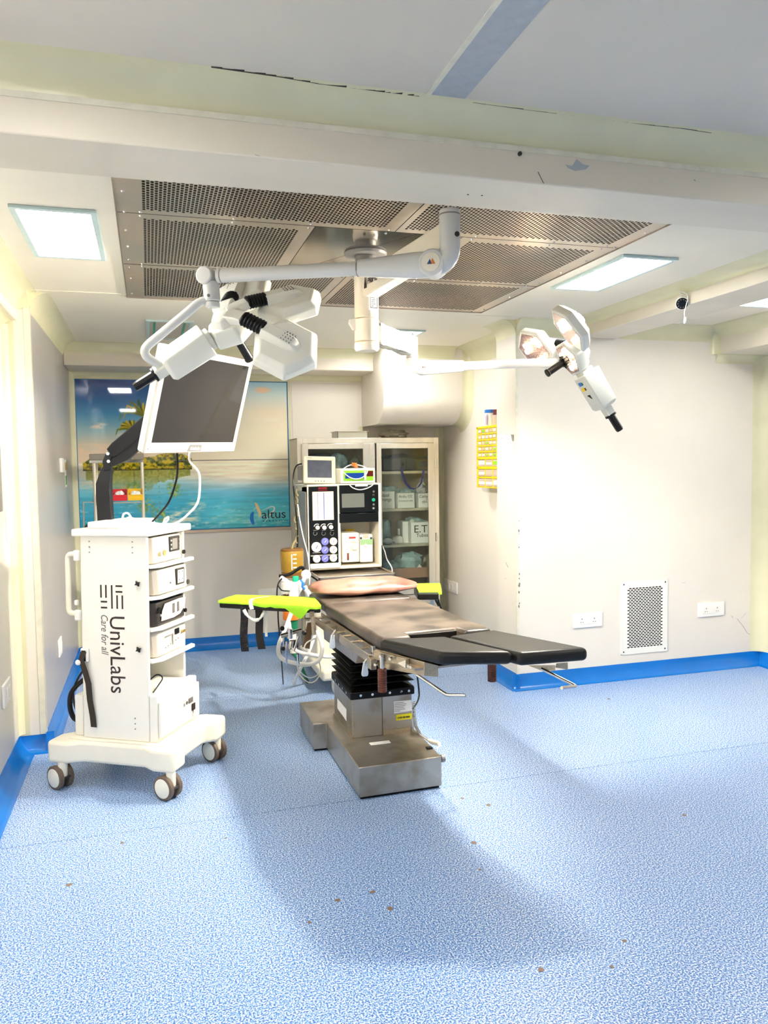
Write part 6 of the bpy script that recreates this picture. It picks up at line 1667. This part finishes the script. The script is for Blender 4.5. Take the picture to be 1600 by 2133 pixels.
cols_ = [M['paper'], M['bagwhite'], M['whiteplastic'], M['lime'], M['pinktrim']]
for ri, (a, b_) in enumerate(rowsz):
    p_ = .066 if ri < 5 else .132; k = 0
    while ya-.018-(k+.5)*p_ > yb_+.02:
        y1_ = ya-.026-k*p_; y0_ = max(y1_-p_+.010, yb_+.012); z0_, z1_ = zt_-(b_-510)*sc+.002, zt_-(a-510)*sc-.002
        d_ = G().box((XF+.004,y0_,z0_),(XF+.008,y1_,z1_)).build('drawer', M['clear'], yd, smooth=False)
        h_ = (z1_-z0_)
        G().box((XF+.001,y0_+.006,z0_+h_*.25),(XF+.004,y1_-.006,z0_+h_*r_.uniform(.55,.85))).build('drawer_label', r_.choice(cols_), d_, bevel=.001)
        k += 1
tj = thing('supplement_tin', 'white tin with a blue lid on top of the yellow drawer unit', 'tin', (2.455,5.43,zt_))
c_ = V((2.45,5.43,zt_)); zl = atx(1015,860,2.41).z; ztop = atx(1015,853,2.41).z
G().cyl(c_+V((0,0,.001)), V((c_.x,c_.y,zl)), .044, n=26).build('tin_body', M['whiteplastic'], tj)
G().cyl(V((c_.x,c_.y,zl)), V((c_.x,c_.y,ztop)), .047, n=26).build('tin_lid', mat('tin_blue','#1f73c4',.35), tj, bevel=.002)
g = G(); g.prism([c_+V((-.0445,-.03,.01)),c_+V((-.0445,-.002,.01)),c_+V((-.0445,-.002,.07)),c_+V((-.0445,-.03,.09))], (-.001,0,0)); g.build('tin_print', mat('tin_print','#b9a7c9',.4), tj, smooth=False)
tt = thing('dark_bottle', 'dark red capped bottle partly hidden by the column, beside the tin', 'bottle', (2.45,5.30,zt_))
G().cyl((2.45,5.315,zt_+.001),(2.45,5.315,zt_+.075),.034,n=20).build('bottle_body', M['pinktrim'], tt); G().cyl((2.45,5.315,zt_+.075),(2.45,5.315,zt_+.115),.033,n=20).build('bottle_cap', mat('maroon','#6a2a30',.4), tt)

# steel stand with bins behind the cart
YR = 5.90
rk = thing('steel_rack', 'steel stand with a covered top tray behind the trolley, in front of the mural', 'stand', (-.21,YR,0))
xl, xr = aty(197,1000,YR).x, aty(296.5,1000,YR).x; ztp = aty(245,964,YR).z
for x in (xl, xr):
    for yy in (YR, YR+.25): G().cyl((x,yy,0),(x,yy,ztp),.0115,n=12).build('post', M['steelcab'], rk)
G().box((xl-.03,YR-.01,ztp),(xr+.014,YR+.27,ztp+.020)).build('tray', M['chrome'], rk, bevel=.002)
G().box((xl-.03,YR,ztp+.0205),(xr+.014,YR+.26,aty(245,945,YR).z)).build('tray_cover', mat('smoky_cover','#a39c90',.2,trans=.4), rk, bevel=.004)
G().box((xl,YR+.0,aty(245,1046,YR).z-.008),(xr,YR+.012,aty(245,1046,YR).z)).build('bin_rail', M['steelcab'], rk)
G().box((xl,YR,.75),(xr,YR+.26,.765)).build('shelf', M['steelcab'], rk)
g = G(); a = aty(192,1046,5.6); b_ = aty(174,1046,5.6); c_ = aty(175,1092,5.6)
a, b_, c_ = aty(197,1046,YR), aty(174,1046,YR), aty(175,1092,YR); g.tube([a,b_,c_,V((c_.x,c_.y,.77)),V((xl,YR,.77))], .006, n=8).build('side_handle', M['chrome'], rk)
def bin_(px0, px1, m, label, fill=True):
    x0, x1 = aty(px0,1030,YR-.10).x, aty(px1,1030,YR-.10).x; z0, z1 = aty(265,1043,YR-.10).z, aty(265,1019,YR-.10).z
    t = thing('storage_bin', label, 'bin', ((x0+x1)/2,YR-.05,z0))
    g = G(); w = .004
    g.box((x0,YR-.10,z0),(x1,YR-.002,z0+w)); g.box((x0,YR-.007,z0),(x1,YR-.002,z1))
    for s in (x0, x1-w): g.prism([(s,YR-.10,z0),(s,YR-.002,z0),(s,YR-.002,z1),(s,YR-.06,z1),(s,YR-.10,z0+.04)], (w,0,0))
    g.prism([(x0,YR-.10,z0),(x0,YR-.10,z0+.042),(x0,YR-.104,z0+.042),(x0,YR-.104,z0+.012)], (x1-x0,0,0)); g.box((x0-.001,YR-.108,z0+.034),(x1+.001,YR-.10,z0+.042))
    g.build('bin_body', m, t, bevel=.0012, seg=1)
    if fill: blob('packet', ((x0+x1)/2,YR-.055,z0+.012), ((x1-x0)*.75,.07,.06), M['bagwhite'], 'white packets heaped in the '+('red' if px0 < 260 else 'yellow')+' bin', 'packet', seed=int(px0))
    return t
bin_(219,232,M['dgreen'],'dark green storage bin half hidden by the black arm post',False)
bin_(233.5,264.5,M['red'],'red storage bin holding white packets')
bin_(266,298,M['yellow2'],'yellow storage bin holding white packets')
# cctv camera on the long beam
q = atx(1421,631,2.735)
cc = thing('security_camera', 'small black security camera with a white plug hanging from the long beam', 'camera', tuple(q))
dv = V((-.55,-.75,-.35)).normalized()
G().cyl(q-dv*.05, q+dv*.015, .034, n=24, prof=[(0,.022),(.25,.032),(1,.034)]).build('camera_body', M['whiteplastic'], cc, bevel=.002)
G().cyl(q+dv*.0152, q+dv*.018, .030, n=24).build('camera_face', M['black'], cc)
G().cyl(q+dv*.018, q+dv*.022, .011, n=16).build('lens', M['blackgloss'], cc)
a_, b2_ = dv.orthogonal().normalized(), None; b2_ = dv.cross(a_)
for k in range(10):
    an = 2*PI*k/10; c_ = q+dv*.0182+(a_*math.cos(an)+b2_*math.sin(an))*.021; G().cyl(c_, c_+dv*.001, .003, n=6).build('infrared_led', M['grey'], cc)
G().tube([q-dv*.04, q-dv*.05+V((.03,.02,.03)), V((2.768,q.y+.02,q.z+.03))], .008, n=8).build('camera_arm', M['whiteplastic'], cc)
G().tube([q+V((.03,.0,.03)),q+V((-.02,0,.055)),q+V((.0,-.02,.05)),q+V((.012,-.03,.02)),atx(1426,650,2.72),atx(1427,664,2.72)], .003, n=6, smooth=5).build('camera_lead', M['whiteplastic'], cc)
G().tube([atx(1428,660,2.72),atx(1427,668,2.72),atx(1426,674,2.72)], .007, n=8, rs=[.006,.008,.005]).build('lead_plug', M['whiteplastic'], cc)
# loose black cable end hanging from the ceiling
a = atz(176,715,CZ)
lc = thing('hanging_cable_end', 'short loose black cable end hanging from the ceiling at the back left', 'cable', tuple(a))
G().tube([a, a+V((.004,0,-.04)), a+V((.001,0,-.07)), a+V((.008,0,-.10))], .0035, n=6, smooth=4).build('cable', M['black'], lc)
G().box(a+V((-.006,-.008,-.135)), a+V((.022,.008,-.10))).build('connector', M['black'], lc, bevel=.002)
# black cable behind the cart top, small white bag
cable('black_lead', 'black lead curving out at the rear left of the trolley top', [FB_ @ V(p) for p in ((-.19,-.02,1.24),(-.25,-.02,1.235),(-.275,-.04,1.19),(-.25,-.05,1.15),(-.21,-.05,1.14))], .005, M['black'])
# ------------------------------------------------------------ groups of repeats
GROUPS = dict(ceiling_light='square ceiling light panels', surgical_light='surgical light heads', supply_box='hand-lettered boxes in the glass cabinet',
              plastic_bag='plastic bags in and on the glass cabinet', wrapped_pack='small packets in the glass cabinet', wall_socket='power sockets on the walls',
              wall_switch='switch plates on the walls', storage_bin='coloured bins on the steel stand', packet='packets in the bins', breathing_hose='white breathing hoses',
              thin_tube='thin tubes below the hoses', green_cloth='lime green cloths on the arm boards', monitor_cable='cables of the large monitor',
              sensor_lead='white leads at the anaesthesia machine', black_lead='loose black leads')
for o in list(COL.objects):
    if o.parent is None and 'category' in o:
        b = o.name.split('.')[0]
        if b in GROUPS: o['group'] = GROUPS[b]
